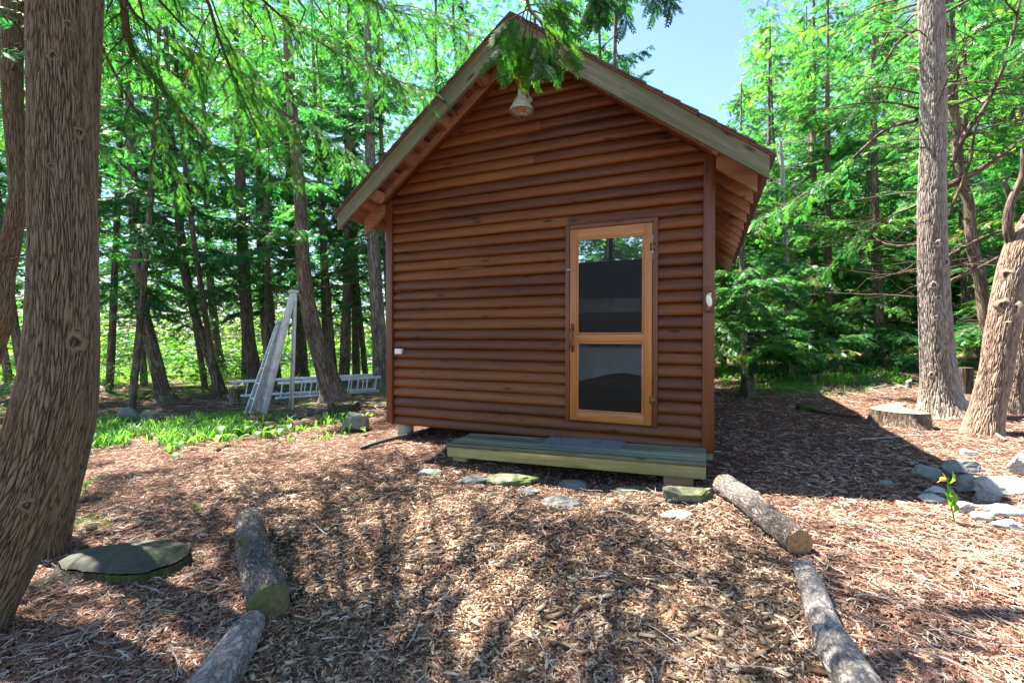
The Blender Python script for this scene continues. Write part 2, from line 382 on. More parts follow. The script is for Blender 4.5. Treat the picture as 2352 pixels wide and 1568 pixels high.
# ------------------------------------------------------------ cabin
TH = -.4061; LX, LY, W = -1.588, 5.7577, 3.7891; DEP = 5.3; CX = W / 2; ZA = 3.2583 + CAMZ; SL = .7645; EV = 2.297; OV = .4115
ZB = .14
cabin = empty('log_cabin', (LX, LY, 0), TH)
tag(cabin, 'small brown log-sided cabin with steep gable roof in a forest clearing', 'cabin')
UC = np.array([math.cos(TH), math.sin(TH)]); VC = np.array([-math.sin(TH), math.cos(TH)])
def loc2w(x, y, z): q = UC * x + VC * y; return np.array([LX + q[0], LY + q[1], z])
def w2loc(p): d = np.array([p[0] - LX, p[1] - LY]); return np.array([d @ UC, d @ VC, p[2]])
def cabray(px, py, y):         # local point on plane local-y
    r = ray(px, py); o = w2loc(C0); d = np.array([r[:2] @ UC, r[:2] @ VC, r[2]]); return o + d * ((y - o[1]) / d[1])
def zr(x): return ZA - SL * np.abs(x - CX)          # top of roofing
DX0, DX1, DZ0, DZ1 = 2.396, 3.229, .358, 2.358
PIT = .12
def siding(g, fx, z0, ztop_fn, ulo, uhi, hole=None, flip=False, seed=0):
    """half-log courses. fx(u, depth, z) -> xyz ; ztop_fn(z)->(umin,umax)"""
    k = 0; z = z0; rows = []
    prof = [(0, .050), (.003, .012), (.014, .003), (.034, .000), (.058, .003), (.082, .012), (.104, .026), (.1205, .044)]
    while z < ZA:
        rn = random.Random(seed * 100 + k).random()
        segs = []
        for s_, (a0, b0) in enumerate([(ulo, uhi)]):
            if hole and hole[2] - .02 < z < hole[3] - .02: segs = [(a0, hole[0]), (hole[1], b0)]
            elif b0 > 3.5 and k % 3 == 1 and b0 < 4: xx_ = a0 + (b0 - a0) * (.2 + .6 * random.Random(k + 5).random()); segs = [(a0, xx_ - .001), (xx_ + .001, b0)]
            else: segs = [(a0, b0)]
        for si, (a, b) in enumerate(segs):
            V = []; nn = 40
            for dz, dd in prof:
                zz = z + dz; lo, hi = ztop_fn(zz); aa, bb = max(a, lo), min(b, hi)
                if bb <= aa: aa = bb = (lo + hi) / 2
                u = np.linspace(aa, bb, nn)
                V.append(np.stack([fx(x, dd + .0022 * math.sin(x * 2.1 + k * 1.7) + .0015 * math.sin(x * 7 + k), zz + .0025 * math.sin(x * 1.3 + k * 2.3)) for x in u]))
            V = np.array(V)
            n0 = len(prof); i_ = np.arange(n0 - 1)[:, None] * nn; j_ = np.arange(nn - 1)[None]
            f = np.stack([i_ + j_, i_ + j_ + 1, i_ + nn + j_ + 1, i_ + nn + j_], -1).reshape(-1, 4)
            g.add(V.reshape(-1, 3), f[:, ::-1] if flip else f, (rn + si * .13) % 1)
        z += PIT; k += 1
def top_front(z):
    h = (zr(CX) - .07 - z) / SL
    return (CX - h, CX + h)
g = Geo()
siding(g, lambda u, d, z: np.array([u, .018 + d, z]), .125, top_front, .05, W - .05, (DX0 - .03, DX1 + .03, DZ0, DZ1), seed=1)
sf = g.obj('front_wall', M['siding'], cabin, smooth=True)
def top_side(z): return (-9, 99) if z < zr(0) - .1 else (0, 0)
for nm, xx, sg in (('side_wall', 0, 1), ('side_wall', W, -1)):
    g = Geo(); siding(g, lambda u, d, z: np.array([xx + sg * (.018 + d), u, z]), .125, top_side, .05, DEP - .05, None, seed=2 + sg)
    # merge only the courses under the eaves
    g.obj(nm, M['siding'], cabin, smooth=True)
# rear wall with the gable window opening
WX0, WX1, WZ0, WZ1, WP = 1.0, 2.79, 2.86, 3.62, 1.80
g = Geo()
def wallpiece(g, y0, y1, x0, x1, z0, z1): box(g, x0, x1, y0, y1, z0, z1)
y0, y1 = DEP - .06, DEP
wallpiece(g, y0, y1, .02, W - .02, .13, WZ0); wallpiece(g, y0, y1, .02 + .2, WX0, WZ0 + .0005, 3.1); wallpiece(g, y0, y1, WX1, W - .22, WZ0 + .0005, 3.1)
prism(g, [(WX0, WZ1), (WX1, WZ1), (CX + .25, zr(CX + .25) - .09), (CX - .25, zr(CX - .25) - .09)], y0, y1)
prism(g, [(.22, 3.1), (WX0, 3.1), (WX0, WZ1), (WX0 - .05, zr(WX0 - .05) - .09)], y0, y1)
prism(g, [(WX1, 3.1), (W - .22, 3.1), (WX1 + .05, zr(WX1 + .05) - .09), (WX1, WZ1)], y0, y1)
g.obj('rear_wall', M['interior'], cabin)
g = Geo(); box(g, WP - .035, WP + .035, DEP - .07, DEP + .01, WZ0, WZ1); g.obj('window_post', M['stain'], cabin)
# inner lining and floor
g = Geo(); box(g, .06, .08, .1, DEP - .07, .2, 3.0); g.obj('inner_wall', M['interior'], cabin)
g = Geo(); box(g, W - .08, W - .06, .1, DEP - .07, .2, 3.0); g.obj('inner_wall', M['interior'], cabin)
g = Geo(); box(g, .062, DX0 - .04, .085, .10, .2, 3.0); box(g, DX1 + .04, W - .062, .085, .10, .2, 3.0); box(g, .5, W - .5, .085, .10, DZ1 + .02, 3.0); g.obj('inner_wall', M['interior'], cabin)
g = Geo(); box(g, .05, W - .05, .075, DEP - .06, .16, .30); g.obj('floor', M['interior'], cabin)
# corner boards
for x0, x1 in ((-.004, .088), (W - .098, W + .004)):
    g = Geo(); box(g, x0, x1, -.006, .03, ZB if x0 < 1 else ZB - .005, 2.95 if x0 > 1 else 2.945)
    box(g, -.004 if x0 < 1 else W - .026, .026 if x0 < 1 else W + .004, .0305, .12, ZB, 2.94)
    g.obj('corner_board', M['stain'], cabin, bevel=.003)
for x0 in (-.004, W - .026):
    g = Geo(); box(g, x0, x0 + .03, DEP - .1, DEP + .004, ZB, 2.94); g.obj('corner_board', M['stain'], cabin, bevel=.003)
# frieze boards below the roof on the front wall, and a raw board outside them
for s in (-1, 1):
    xs = CX + s * (CX - .02) 
    for nm, mt, ya, yb, za, zb_ in (('frieze_board', 'stain_x', -.03, .018, .058, .165), ('gable_rafter', 'raw', -.072, -.032, .057, .135)):
        g = Geo(); pl = [(CX, ZA - za), (CX + s * (CX + (.0 if nm == 'frieze_board' else .02)), zr(CX + s * CX) - za), (CX + s * CX, zr(CX + s * CX) - zb_), (CX, ZA - zb_)]
        prism(g, pl if s < 0 else pl[::-1], ya, yb); g.obj(nm, M[mt], cabin)
# barge boards
for yy in (-OV, DEP + OV - .038):
    for s in (-1, 1):
        g = Geo(); za = .036
        xe = CX + s * EV
        pl = [(CX + s * .001, ZA - za), (xe, zr(xe) - za), (xe, zr(xe) - za - .19), (CX + s * .001, ZA - za - .235)]
        prism(g, pl if s < 0 else pl[::-1], yy, yy + .038)
        bo = g.obj('barge_board', M['weather' if s < 0 else 'weather_r'], cabin, bevel=.003)
# sheathing boards, strips parallel to the ridge
sh = Geo(); nb = 17
for s in (-1, 1):
    for q in range(nb):
        a, b = EV * q / nb + .002, EV * (q + 1) / nb - .002
        xa, xb = CX + s * a, CX + s * b
        pl = [(xa, zr(xa) - .034), (xb, zr(xb) - .034), (xb, zr(xb) - .056), (xa, zr(xa) - .056)]
        prism(sh, pl if s < 0 else pl[::-1], -OV + .039, DEP + OV - .039, random.Random(q * 7 + s).random())
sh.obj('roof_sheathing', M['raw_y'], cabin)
# underlay strip and shingles
for s in (-1, 1):
    g = Geo(); nr = 16
    for q in range(nr):
        a = (EV + .035) * q / nr; b = (EV + .035) * (q + 1) / nr
        xa, xb = CX + s * a, CX + s * (b + .012); ta, tb = -.012, .004
        pl = [(xa, zr(xa) - .008), (xb, zr(xb) + .008), (xb, zr(xb) - .014), (xa, zr(xa) - .018)]
        prism(g, pl if s < 0 else pl[::-1], -OV - .028 - .004 * (q % 3), DEP + OV + .03, random.Random(q).random())
    g.obj('shingles', M['shingle'], cabin)
    g = Geo(); xe = CX + s * (EV + .02)
    pl = [(CX, ZA - .0195), (xe, zr(xe) - .0195), (xe, zr(xe) - .0335), (CX, ZA - .0335)]
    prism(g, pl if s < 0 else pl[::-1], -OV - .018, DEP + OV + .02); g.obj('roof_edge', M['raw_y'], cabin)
# lookouts between barge board and wall
for s in (-1, 1):
    for t_ in (.40, .90, 1.38, 1.87):
        for dx_, th in ((0, .045), (.05, .045)):
            if dx_ and (s > 0 and t_ != 1.87): pass
            x = CX + s * (t_ + dx_); x2 = x + s * .043; g = Geo()
            hh = .10 if dx_ == 0 else .062
            pl = [(x, zr(x) - .0565), (x2, zr(x2) - .0565), (x2, zr(x2) - .0565 - hh), (x, zr(x) - .0565 - hh)]
            prism(g, pl if s < 0 else pl[::-1], -OV + .0385, -.0725, random.Random(t_ * 9 + dx_).random()); g.obj('lookout', M['raw'], cabin, bevel=.002)
# rafter tails
for s in (-1, 1):
    for q in range(14):
        y = q * .4088 + (0.0 if q else 0.0); x0, x1 = CX + s * (CX + .008), CX + s * (CX + .3507)
        g = Geo(); top = .0568
        pl = [(x0, zr(x0) - top), (x1, zr(x1) - top), (x1, 2.542), (x0, 2.542 + SL * abs(x1 - x0))]
        prism(g, pl if s < 0 else pl[::-1], y + .001, y + .041, random.Random(q * 3 + s).random()); g.obj('rafter_tail', M['raw'], cabin, bevel=.003)
# piers
for x, y in ((.17, .16), (W - .12, .22), (.17, DEP - .2), (W - .12, DEP - .2), (CX, DEP / 2)):
    p = loc2w(x, y, 0); zg = float(gfull(p[0], p[1])); g = Geo()
    if x < 1: tube(g, [(x, y, zg - .1), (x, y, .157)], .10, 24)
    else: box(g, x - .1, x + .115, y - .1, y + .1, zg - .1, .157)
    g.obj('pier', M['concrete'], cabin, smooth=False, bevel=.004)
# door casing, door
g = Geo(); box(g, DX0 - .052, DX0 - .006, -.002, .055, DZ0 - .012, DZ1 + .05); g.obj('door_casing', M['stain'], cabin, bevel=.003)
g = Geo(); box(g, DX1 + .006, DX1 + .054, -.002, .055, DZ0 - .012, DZ1 + .05); g.obj('door_casing', M['stain'], cabin, bevel=.003)
g = Geo(); box(g, DX0 - .006, DX1 + .006, -.001, .055, DZ1 + .006, DZ1 + .05); g.obj('door_casing', M['stain_x'], cabin, bevel=.003)
door = Geo(); st = .078
box(door, DX0, DX0 + st, -.004, .034, DZ0, DZ1, .3); box(door, DX1 - st, DX1, -.004, .034, DZ0, DZ1, .6)
doo = door.obj('screen_door', M['door_v'], cabin, bevel=.003)
MR0, MR1 = 1.180, 1.262
for a, b in ((DZ0, DZ0 + .10), (MR0, MR1), (DZ1 - .105, DZ1)):
    g = Geo(); box(g, DX0 + st, DX1 - st, -.0035, .033, a, b); g.obj('rail', M['door_h'], doo, bevel=.002)
for a, b in ((DZ0 + .10, MR0), (MR1, DZ1 - .105)):
    g = Geo(); x0, x1 = DX0 + st, DX1 - st; q = .018
    box(g, x0, x0 + q, -.010, .0, a + .001, b - .001); box(g, x1 - q, x1, -.010, .0, a + .001, b - .001)
    box(g, x0 + q, x1 - q, -.010, .0, a + .001, a + q); box(g, x0 + q, x1 - q, -.010, .0, b - q, b - .001); g.obj('glazing_bead', M['door_h'], doo, bevel=.003)
    g = Geo(); g.add([[x0 + q, .006, a + q], [x1 - q, .006, a + q], [x1 - q, .006, b - q], [x0 + q, .006, b - q]], [[0, 1, 2, 3]]); g.obj('screen', M['screen'], doo)
g = Geo(); xh = DX0 + .03
tube(g, spline([(xh, -.006, 1.335), (xh, -.05, 1.30), (xh - .004, -.055, 1.22), (xh, -.05, 1.14), (xh, -.006, 1.105)], 14), [.012, .013, .014, .016, .017, .018, .018, .018, .017, .016, .016, .015, .013, .012], 10)
box(g, xh - .018, xh + .018, -.012, -.0045, 1.30, 1.37); box(g, xh - .018, xh + .018, -.012, -.0045, 1.075, 1.14)
g.obj('handle', M['stain'], doo, smooth=True)
for z in (2.12, .61):
    g = Geo(); tube(g, [(DX1 + .004, -.01, z - .04), (DX1 + .004, -.01, z + .04)], .007, 10); box(g, DX1 - .02, DX1 + .028, -.0065, -.0045, z - .036, z + .036); g.obj('hinge', M['brass'], doo)
g = Geo(); z = 1.94; box(g, DX0 - .03, DX0 + .012, -.016, -.0045, z - .011, z + .011); tube(g, [(DX0 - .032, -.018, z), (DX0 + .03, -.018, z)], .005, 8); g.obj('latch', M['steel'], doo)
g = Geo(); q = cabray(915, 807, 0.01); box(g, q[0] - .05, q[0] + .048, -.003, .05, q[2] - .032, q[2] + .035); g.obj('outlet_cover', M['white'], cabin, bevel=.004)
# lamp on the gable
lamp = empty('gooseneck_lamp', loc2w(1.93, .018, 3.82), TH); tag(lamp, 'green enamel barn lamp with wire cage on the cabin gable', 'lamp')
lx, ly, lz = 0, -.235, -.235 + .0
g = Geo(); tube(g, spline([(.0, .0, 0), (.0, -.05, .06), (0, -.13, .16), (0, -.20, .15), (0, -.235, .06)], 16), .0085, 10)
tube(g, [(0, .0, 0), (0, -.012, 0)], .035, 20); g.obj('arm', M['lampgreen'], lamp, smooth=True)
def lathe(g, prof, c=(0, 0, 0), seg=32, rnd=.5, closed=False):
    th = np.linspace(0, 2 * math.pi, seg, endpoint=False); V = np.array([[[r * math.cos(a) + c[0], r * math.sin(a) + c[1], z + c[2]] for a in th] for r, z in prof])
    i = np.arange(len(prof) - 1)[:, None] * seg; j = np.arange(seg)[None]; j2 = (j + 1) % seg
    g.add(V.reshape(-1, 3), np.stack([i + j, i + j2, i + seg + j2, i + seg + j], -1).reshape(-1, 4), rnd)
g = Geo(); cc = (0, -.235, -.235)
lathe(g, [(.0, .30), (.018, .30), (.028, .28), (.030, .235), (.040, .22), (.043, .165), (.052, .155), (.085, .10), (.128, .02), (.131, .0), (.128, .0), (.082, .095), (.045, .15), (0, .155)], cc)
sd = g.obj('shade', M['lampgreen'], lamp, smooth=True)
g = Geo(); lathe(g, [(.1275, .002), (.081, .094), (.044, .148), (0, .15)], cc); g.obj('shade_lining', M['lampin'], sd, smooth=True)
g = Geo()
for a in np.linspace(0, math.pi, 4, endpoint=False):
    pts = [(cc[0] + .12 * math.cos(a) * math.cos(t), cc[1] + .12 * math.sin(a) * math.cos(t), cc[2] + .003 - .05 * math.sin(t)) for t in np.linspace(0, math.pi, 17)]
    tube(g, pts, .0025, 6)
for rr, dz in ((.122, .003), (.085, -.034)):
    tube(g, [(cc[0] + rr * math.cos(t), cc[1] + rr * math.sin(t), cc[2] + dz) for t in np.linspace(0, 2 * math.pi, 33)], .0025, 6)
g.obj('cage', M['wire'], lamp, smooth=True)
g = Geo(); tube(g, [(cc[0] + .021 * math.cos(t), cc[1] + .021 * math.sin(t), cc[2] + .02 + .09 * t / 19) for t in np.linspace(0, 19, 60)], .009, 8); g.obj('bulb', M['bulb'], lamp, smooth=True)
# bird ornament on the corner board
bp = loc2w(W - .045, -.007, 1.25 + .33)
orn = empty('bird_ornament', bp, TH); tag(orn, 'carved white and yellow bird ornament on the right corner board', 'ornament')
g = Geo(); box(g, -.052, .05, -.02, 0, -.115, .12); g.obj('back_plate', M['stain'], orn, bevel=.006)
def ell(g, c, r, M_=None, seg=20, rnd=.5):
    ph = np.linspace(.001, math.pi - .001, 13); lathe_p = [(math.sin(p), math.cos(p)) for p in ph]
    s0 = g.n; lathe(g, lathe_p, (0, 0, 0), seg, rnd); v = g.v[-1] * np.array(r, np.float32); 
    if M_ is not None: v = v @ np.array(M_, np.float32).T
    g.v[-1] = v + np.array(c, np.float32)
g = Geo(); Rt = np.array(Matrix.Rotation(R(-8), 3, 'Y')); ell(g, (0, -.045, -.005), (.026, .026, .062), Rt); bb = g.obj('body', M['bird_w'], orn, smooth=True)
g = Geo(); ell(g, (.008, -.048, .052), (.016, .018, .020)); g.obj('head', M['bird_y'], orn, smooth=True)
g = Geo(); ell(g, (.006, -.045, .070), (.014, .016, .011)); tube(g, [(.008, -.055, .068), (.012, -.07, .088)], [.005, .001], 8); g.obj('cap', M['bird_k'], orn, smooth=True)
g = Geo(); 
for q in range(3): bar(g, (-.008 + q * .008, -.035, -.055), (-.014 + q * .010, -.03, -.105), .009, .004, (0, 1, 0))
g.obj('tail', M['bird_k'], orn)
g = Geo()
for q in range(8): ell(g, (-.014 + .009 * (q % 3), -.037, -.065 - .006 * (q // 2) * 1.6), (.0028, .004, .0028), seg=8)
g.obj('tail_spots', M['bird_w'], orn)

# bunk bed seen through the screens
bed = empty('bunk_bed', loc2w(1.75, 1.9, .3), TH); tag(bed, 'bunk bed with white bedding seen dimly through the screen door', 'bed')
g = Geo()
for x in (-1.6, 1.52):
    for y in (-.4, .5): box(g, x, x + .08, y - .04, y + .04, .001, 1.85)
box(g, -1.52, 1.52, -.40, -.36, .22, .40); box(g, -1.52, 1.52, -.40, -.36, 1.14, 1.30); g.obj('bed_frame', M['interior'], bed)
for z, drop, nm in ((.76, .42, 'lower_bedding'), (1.42, .13, 'upper_bedding')):
    V = []; nu, nv = 120, 34
    for a in range(nv):
        for q in range(nu):
            u = -1.5 + 3.0 * q / (nu - 1); s_ = a / (nv - 1); fold = .022 * math.sin(u * 9 + 2.2 * math.sin(u * 2.3)) + .010 * math.sin(u * 23 + 1)
            dr = drop * (1 + .22 * math.sin(u * 1.9 + z * 4) + .1 * math.sin(u * 4.7))
            if s_ < .55: k_ = 1 - s_ / .55; y = -.46 - fold * k_ - .03; zz = z - dr * k_ - .02
            elif s_ < .65: an = (s_ - .55) / .1 * math.pi / 2; y = -.49 + .05 * (1 - math.cos(an)); zz = z - .02 + .05 * math.sin(an)
            else: y = -.44 + (s_ - .65) * 2.6; zz = z + .03 + .02 * math.sin(u * 4 + s_ * 9) + .012 * math.sin(u * 9)
            V.append((u, y, zz))
    i_ = np.arange(nv - 1)[:, None] * nu; j_ = np.arange(nu - 1)[None]
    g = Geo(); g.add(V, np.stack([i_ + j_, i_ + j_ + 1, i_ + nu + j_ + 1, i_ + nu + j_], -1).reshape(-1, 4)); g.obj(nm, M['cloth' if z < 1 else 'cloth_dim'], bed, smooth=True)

# ------------------------------------------------------------ wooden platform and mat
pf0 = loc2w(1.25, -.3, 0)
plat = empty('wooden_platform', (pf0[0], pf0[1], .13), TH); plat.rotation_euler = (0, -math.atan2(.07, 2.47), TH)
tag(plat, 'weathered low wooden step platform below the cabin door', 'platform')
LEN = 2.475
for q in range(6):
    y0 = -.31 + q * .0945; g = Geo(); rn = random.Random(q + 4).random()
    xs = np.linspace(0, LEN, 26); V = []
    for x in xs:
        wv = .0025 * math.sin(x * 3 + q * 2); V += [(x, y0 + wv, -.034), (x, y0 + wv, -.003), (x, y0 + .004 + wv, .0), (x, y0 + .079 + wv, .0 + .001 * math.sin(x * 5)), (x, y0 + .083 + wv, -.003), (x, y0 + .083 + wv, -.034)]
    f = [[a * 6 + b, (a + 1) * 6 + b, (a + 1) * 6 + (b + 1) % 6, a * 6 + (b + 1) % 6] for a in range(25) for b in range(6)]
    g.add(V, np.array(f)[:, ::-1], rn); g.add(V[:6], [[0, 1, 4, 5], [1, 2, 3, 4]], rn); g.add(V[-6:], [[5, 4, 1, 0], [4, 3, 2, 1]], rn)
    g.obj('deck_board', M['deck'], plat)
g = Geo(); box(g, -.0, LEN, -.30, -.262, -.140, -.0345); g.obj('front_joist', M['fascia'], plat, bevel=.005)
g = Geo(); box(g, 0, .036, -.261, .25, -.138, -.0345); g.obj('end_joist', M['fascia'], plat, bevel=.003)
g = Geo(); box(g, LEN - .036, LEN, -.261, .25, -.138, -.0345); g.obj('end_joist', M['fascia'], plat, bevel=.003)
g = Geo(); box(g, .0365, LEN - .0365, .21, .25, -.138, -.0345); g.obj('rear_joist', M['fascia'], plat)
g = Geo(); box(g, .03, .19, -.24, .2, -.255, -.1405); g.obj('support_block', M['fascia'], plat, bevel=.006)
g = Geo(); box(g, LEN - .34, LEN - .10, -.25, .2, -.30, -.1405); g.obj('support_block', M['raw'], plat, bevel=.006)
# door mat
c = [G(*q, h=0) for q in ((1257, 1003),)]
def deckpt(px, py):
    r = ray(px, py); k = 4.
    for _ in range(40):
        p = C0 + r * k; l = w2loc(p); zt = .13 + (l[0] - 1.25) * .0283; k = k * .5 + .5 * (zt - CAMZ) / r[2]
    return w2loc(C0 + r * k)
mc = [deckpt(*q) for q in ((1257, 1004), (1437, 1012), (1425, 1037), (1237, 1024))]
mx0, mx1 = (mc[0][0] + mc[3][0]) / 2, (mc[1][0] + mc[2][0]) / 2; my0, my1 = (mc[2][1] + mc[3][1]) / 2, (mc[0][1] + mc[1][1]) / 2
xm, ym = (mx0 + mx1) / 2, (my0 + my1) / 2
g = Geo(); nu, nv = 50, 20; V = []
for a in range(nv):
    for b in range(nu):
        u = -.5 + b / (nu - 1); v = -.5 + a / (nv - 1); e = max(abs(u), abs(v)) > .499
        V.append((u * (mx1 - mx0) + .003 * math.sin(a * 2.9) * (abs(u) > .49), v * (my1 - my0) + .003 * math.sin(b * 2.7) * (abs(v) > .49), -.001 if e else .009 + .002 * math.sin(u * 9)))
i_ = np.arange(nv - 1)[:, None] * nu; j_ = np.arange(nu - 1)[None]
g.add(V, np.stack([i_ + j_, i_ + j_ + 1, i_ + nu + j_ + 1, i_ + nu + j_], -1).reshape(-1, 4))
mo = g.obj('door_mat', M['rug'], smooth=True); p = loc2w(xm, ym, .13 + (xm - 1.25) * .0283 + .002); mo.location = [float(q) for q in p]; mo.rotation_euler = (0, -math.atan2(.07, 2.47), TH)
tag(mo, 'grey woven door mat lying on the wooden platform', 'door mat')
# black pipe
g = Geo(); a = G(828, 1032, .01); a[2] = float(gfull(a[0], a[1])) + .015
pe = loc2w(.75, .55, .12)
b = (a + pe) / 2; b[2] = float(gfull(b[0], b[1])) + .075
tube(g, spline([a, a * .7 + b * .3 + np.array([0, 0, .01]), b, pe], 24), .021, 14); tag(g.obj('drain_pipe', M['black'], smooth=True, origin=a), 'black plastic pipe running out from under the cabin left corner', 'pipe')

# ------------------------------------------------------------ lying logs
def logdisp(seed, amp):
    def f(th, L, r):
        c, s_ = np.cos(th), np.sin(th)
        a = fbm(c * 2.2 + seed * 7, s_ * 2.2, L * 9, 3, seed) - .5
        b = np.abs(fbm(c * 9 + seed, s_ * 9, L * 16, 3, seed + 5) - .5)
        return a * amp * 1.4 - np.clip(.12 - b, 0, 1) * amp * 3
    return f
def make_log(name, label, pts, bark, cutm, seed, amp=.12, n=90, seg=72, stubs=(), ends=(1, 1), cat='log', group=None):
    """pts: (px, py, half width px) of the visible centre line"""
    cp, rr = [], []
    for px, py, hw in pts:
        p = G(px, py); r = .06
        for _ in range(5): p = G(px, py, r * .8); r = hw * p[1] / F
        p[2] = float(gfull(p[0], p[1])) + r * .86; cp.append(p); rr.append(r)
    org = cp[0].copy(); org[2] = float(gz(org[0], org[1])); o = empty(name, org); tag(o, label, cat, group)
    path = spline([c_ - org for c_ in cp], n); rad = np.interp(np.linspace(0, 1, n), np.linspace(0, 1, len(rr)), rr)
    g = Geo(); tube(g, path, rad, seg, disp=logdisp(seed, amp), cap=False); g.obj('bark', bark, o, smooth=True)
    for e in (0, 1):
        if not ends[e]: continue
        i = -1 if e else 0; d = path[i] - path[1 if not e else -2]; d /= np.linalg.norm(d); c_ = path[i] + d * .004
        t, n_, b_ = frames(np.array([c_ - d, c_, c_ + d])); g = Geo(); V, B = [], []
        for ir, q in enumerate(np.linspace(0, .97, 9)):
            for a in np.linspace(0, 2 * math.pi, 48, endpoint=False):
                rj = rad[i] * q * (1 + .03 * math.sin(3 * a + seed)); V.append(c_ + (n_[1] * math.cos(a) + b_[1] * math.sin(a)) * rj); B.append((rj * math.cos(a), rj * math.sin(a), seed))
        f = [[r_ * 48 + a, r_ * 48 + (a + 1) % 48, (r_ + 1) * 48 + (a + 1) % 48, (r_ + 1) * 48 + a] for r_ in range(8) for a in range(48)]
        g.add(V, f, .5, B); tube(g, [c_ - d * .03, c_ - d * .0005], rad[i] * .95, 48, cap=False); g.obj('cut_end', cutm, o, smooth=False)
    for (tt, az, ln) in stubs:
        i = int(tt * (n - 1)); up = np.array([math.cos(az), math.sin(az) * .3, .9]); up /= np.linalg.norm(up)
        g = Geo(); tube(g, [path[i] + up * rad[i] * .6, path[i] + up * (rad[i] + ln * .6), path[i] + up * (rad[i] + ln)], [.026, .019, .016], 16); g.obj('branch_stub', cutm, o, smooth=False)
    return o
make_log('bark_log', 'rough dark-barked log with stubs and mossy cut end at lower left', [(572, 1192, 27), (578, 1240, 31), (590, 1300, 36), (603, 1345, 41), (618, 1392, 46)], M['log_bark'], M['cut_moss'], 3, .22, stubs=((.42, -2.2, .05), (.70, .6, .02)), group='logs edging the wood chip path')
make_log('smooth_log', 'grey smooth log running out of the bottom edge at lower left', [(580, 1432, 27), (556, 1470, 38), (520, 1530, 46), (478, 1595, 52), (440, 1660, 56)], M['log_grey'], M['cut_grey'], 5, .09, group='logs edging the wood chip path')
make_log('bark_log', 'thick flaky-barked log with orange sawn end beside the platform', [(1664, 1114, 27), (1715, 1151, 27.5), (1765, 1190, 29), (1806, 1220, 30), (1836, 1242, 31)], M['log_bark'], M['cut'], 8, .13, stubs=((.3, .5, .01), (.45, 1.2, .012)), group='logs edging the wood chip path')
make_log('smooth_log', 'crooked grey log leading from the sawn log to the bottom edge', [(1846, 1296, 22), (1868, 1345, 28), (1885, 1400, 32), (1903, 1450, 36), (1932, 1505, 44), (1965, 1560, 50), (2000, 1640, 54)], M['log_grey'], M['cut_grey'], 11, .14, group='logs edging the wood chip path')

# ------------------------------------------------------------ stumps
def stump(name, label, px, py, wpx, hgt, seed, flat=1.0, topm='cut_grey', barkm='bark', lobes=.12, flare=.5, group=None, tilt=(0, 0), jag=0.0, hole=False, flareaz=None, rough=.05, dome=0.0):
    p = G(px, py); r0 = wpx / 2 * p[1] / F; z0 = float(gfull(p[0], p[1])); p[2] = z0
    o = empty(name, p); tag(o, label, 'stump', group); nseg, nz = 120, 22
    th = np.linspace(0, 2 * math.pi, nseg, endpoint=False)
    def rad(a, t):
        r = r0 * (1 + lobes * np.sin(2 * a + seed) + lobes * .6 * np.sin(3 * a + seed * 2.3) + rough * (fbm(np.cos(a) * 4, np.sin(a) * 4, 0 * a + seed, 4, seed) - .5) * 2)
        fl = flare * (1 - t) ** 2.2 * (.35 + .65 * np.clip(np.sin(4 * a + seed * 1.7), 0, 1))
        if flareaz is not None: fl = fl + 1.1 * (1 - t) ** 1.5 * np.exp(-((np.angle(np.exp(1j * (a - flareaz)))) / .35) ** 2)
        return r * (1 + fl) * (1 + (.015 if dome else .05) * (fbm(np.cos(a) * 14, np.sin(a) * 14, t * 2 + seed, 3, seed) - .5) * 2)
    V, B = [], []
    for k in range(nz):
        t = k / (nz - 1); r = rad(th, t); jz = jag * (fbm(np.cos(th) * 5, np.sin(th) * 5, 0 * th, 3, seed) ** 2) * 2 * t
        z = -.06 + (hgt + .06) * t + jz + (tilt[0] * np.cos(th) + tilt[1] * np.sin(th)) * r * t
        V.append(np.stack([r * np.cos(th), r * np.sin(th) * flat, z], -1)); B.append(np.stack([r * np.cos(th), r * np.sin(th), z], -1))
    i = np.arange(nz - 1)[:, None] * nseg; j = np.arange(nseg)[None]; j2 = (j + 1) % nseg
    g = Geo(); g.add(np.array(V).reshape(-1, 3), np.stack([i + j, i + j2, i + nseg + j2, i + nseg + j], -1).reshape(-1, 4), .5, np.array(B).reshape(-1, 3)); g.obj('bark', M[barkm], o, smooth=True)
    r = rad(th, 1.0); V, B = [], []; nr = 14
    for k in range(nr):
        q = .985 * k / (nr - 1); rr = r * q; jz = jag * (fbm(np.cos(th) * 5, np.sin(th) * 5, 0 * th, 3, seed) ** 2) * 2 * q
        z = hgt + .003 + (tilt[0] * np.cos(th) + tilt[1] * np.sin(th)) * rr + jz + .012 * (fbm(rr * np.cos(th) * 14, rr * np.sin(th) * 14, seed, 3, 3) - .5) - (hgt * .5 * (1 - q) if hole else 0) + dome * (1 - q ** 4) + (.05 * dome * 20 * (fbm(rr * np.cos(th) * 6, rr * np.sin(th) * 6, seed, 3, 8) - .5) * (1 - q) ** .5 * .6 if dome else 0)
        V.append(np.stack([rr * np.cos(th), rr * np.sin(th) * flat, z], -1)); B.append(np.stack([rr * np.cos(th), rr * np.sin(th), 0 * z], -1))
    i = np.arange(nr - 1)[:, None] * nseg
    g = Geo(); g.add(np.array(V).reshape(-1, 3), np.stack([i + j, i + j2, i + nseg + j2, i + nseg + j], -1).reshape(-1, 4), .5, np.array(B).reshape(-1, 3)); g.obj('cut_top', M[topm], o, smooth=True)
    return o
M['bark_moss'] = bark_mat('mossy_stump_bark', (.025, .02, .012), (.07, .055, .038), (.13, .11, .08), sc=.8, moss=.28)
M['cut_dark'] = cutmat('cut_wood_dark_mossy', (.016, .015, .010), (.06, .052, .036), moss=.22)
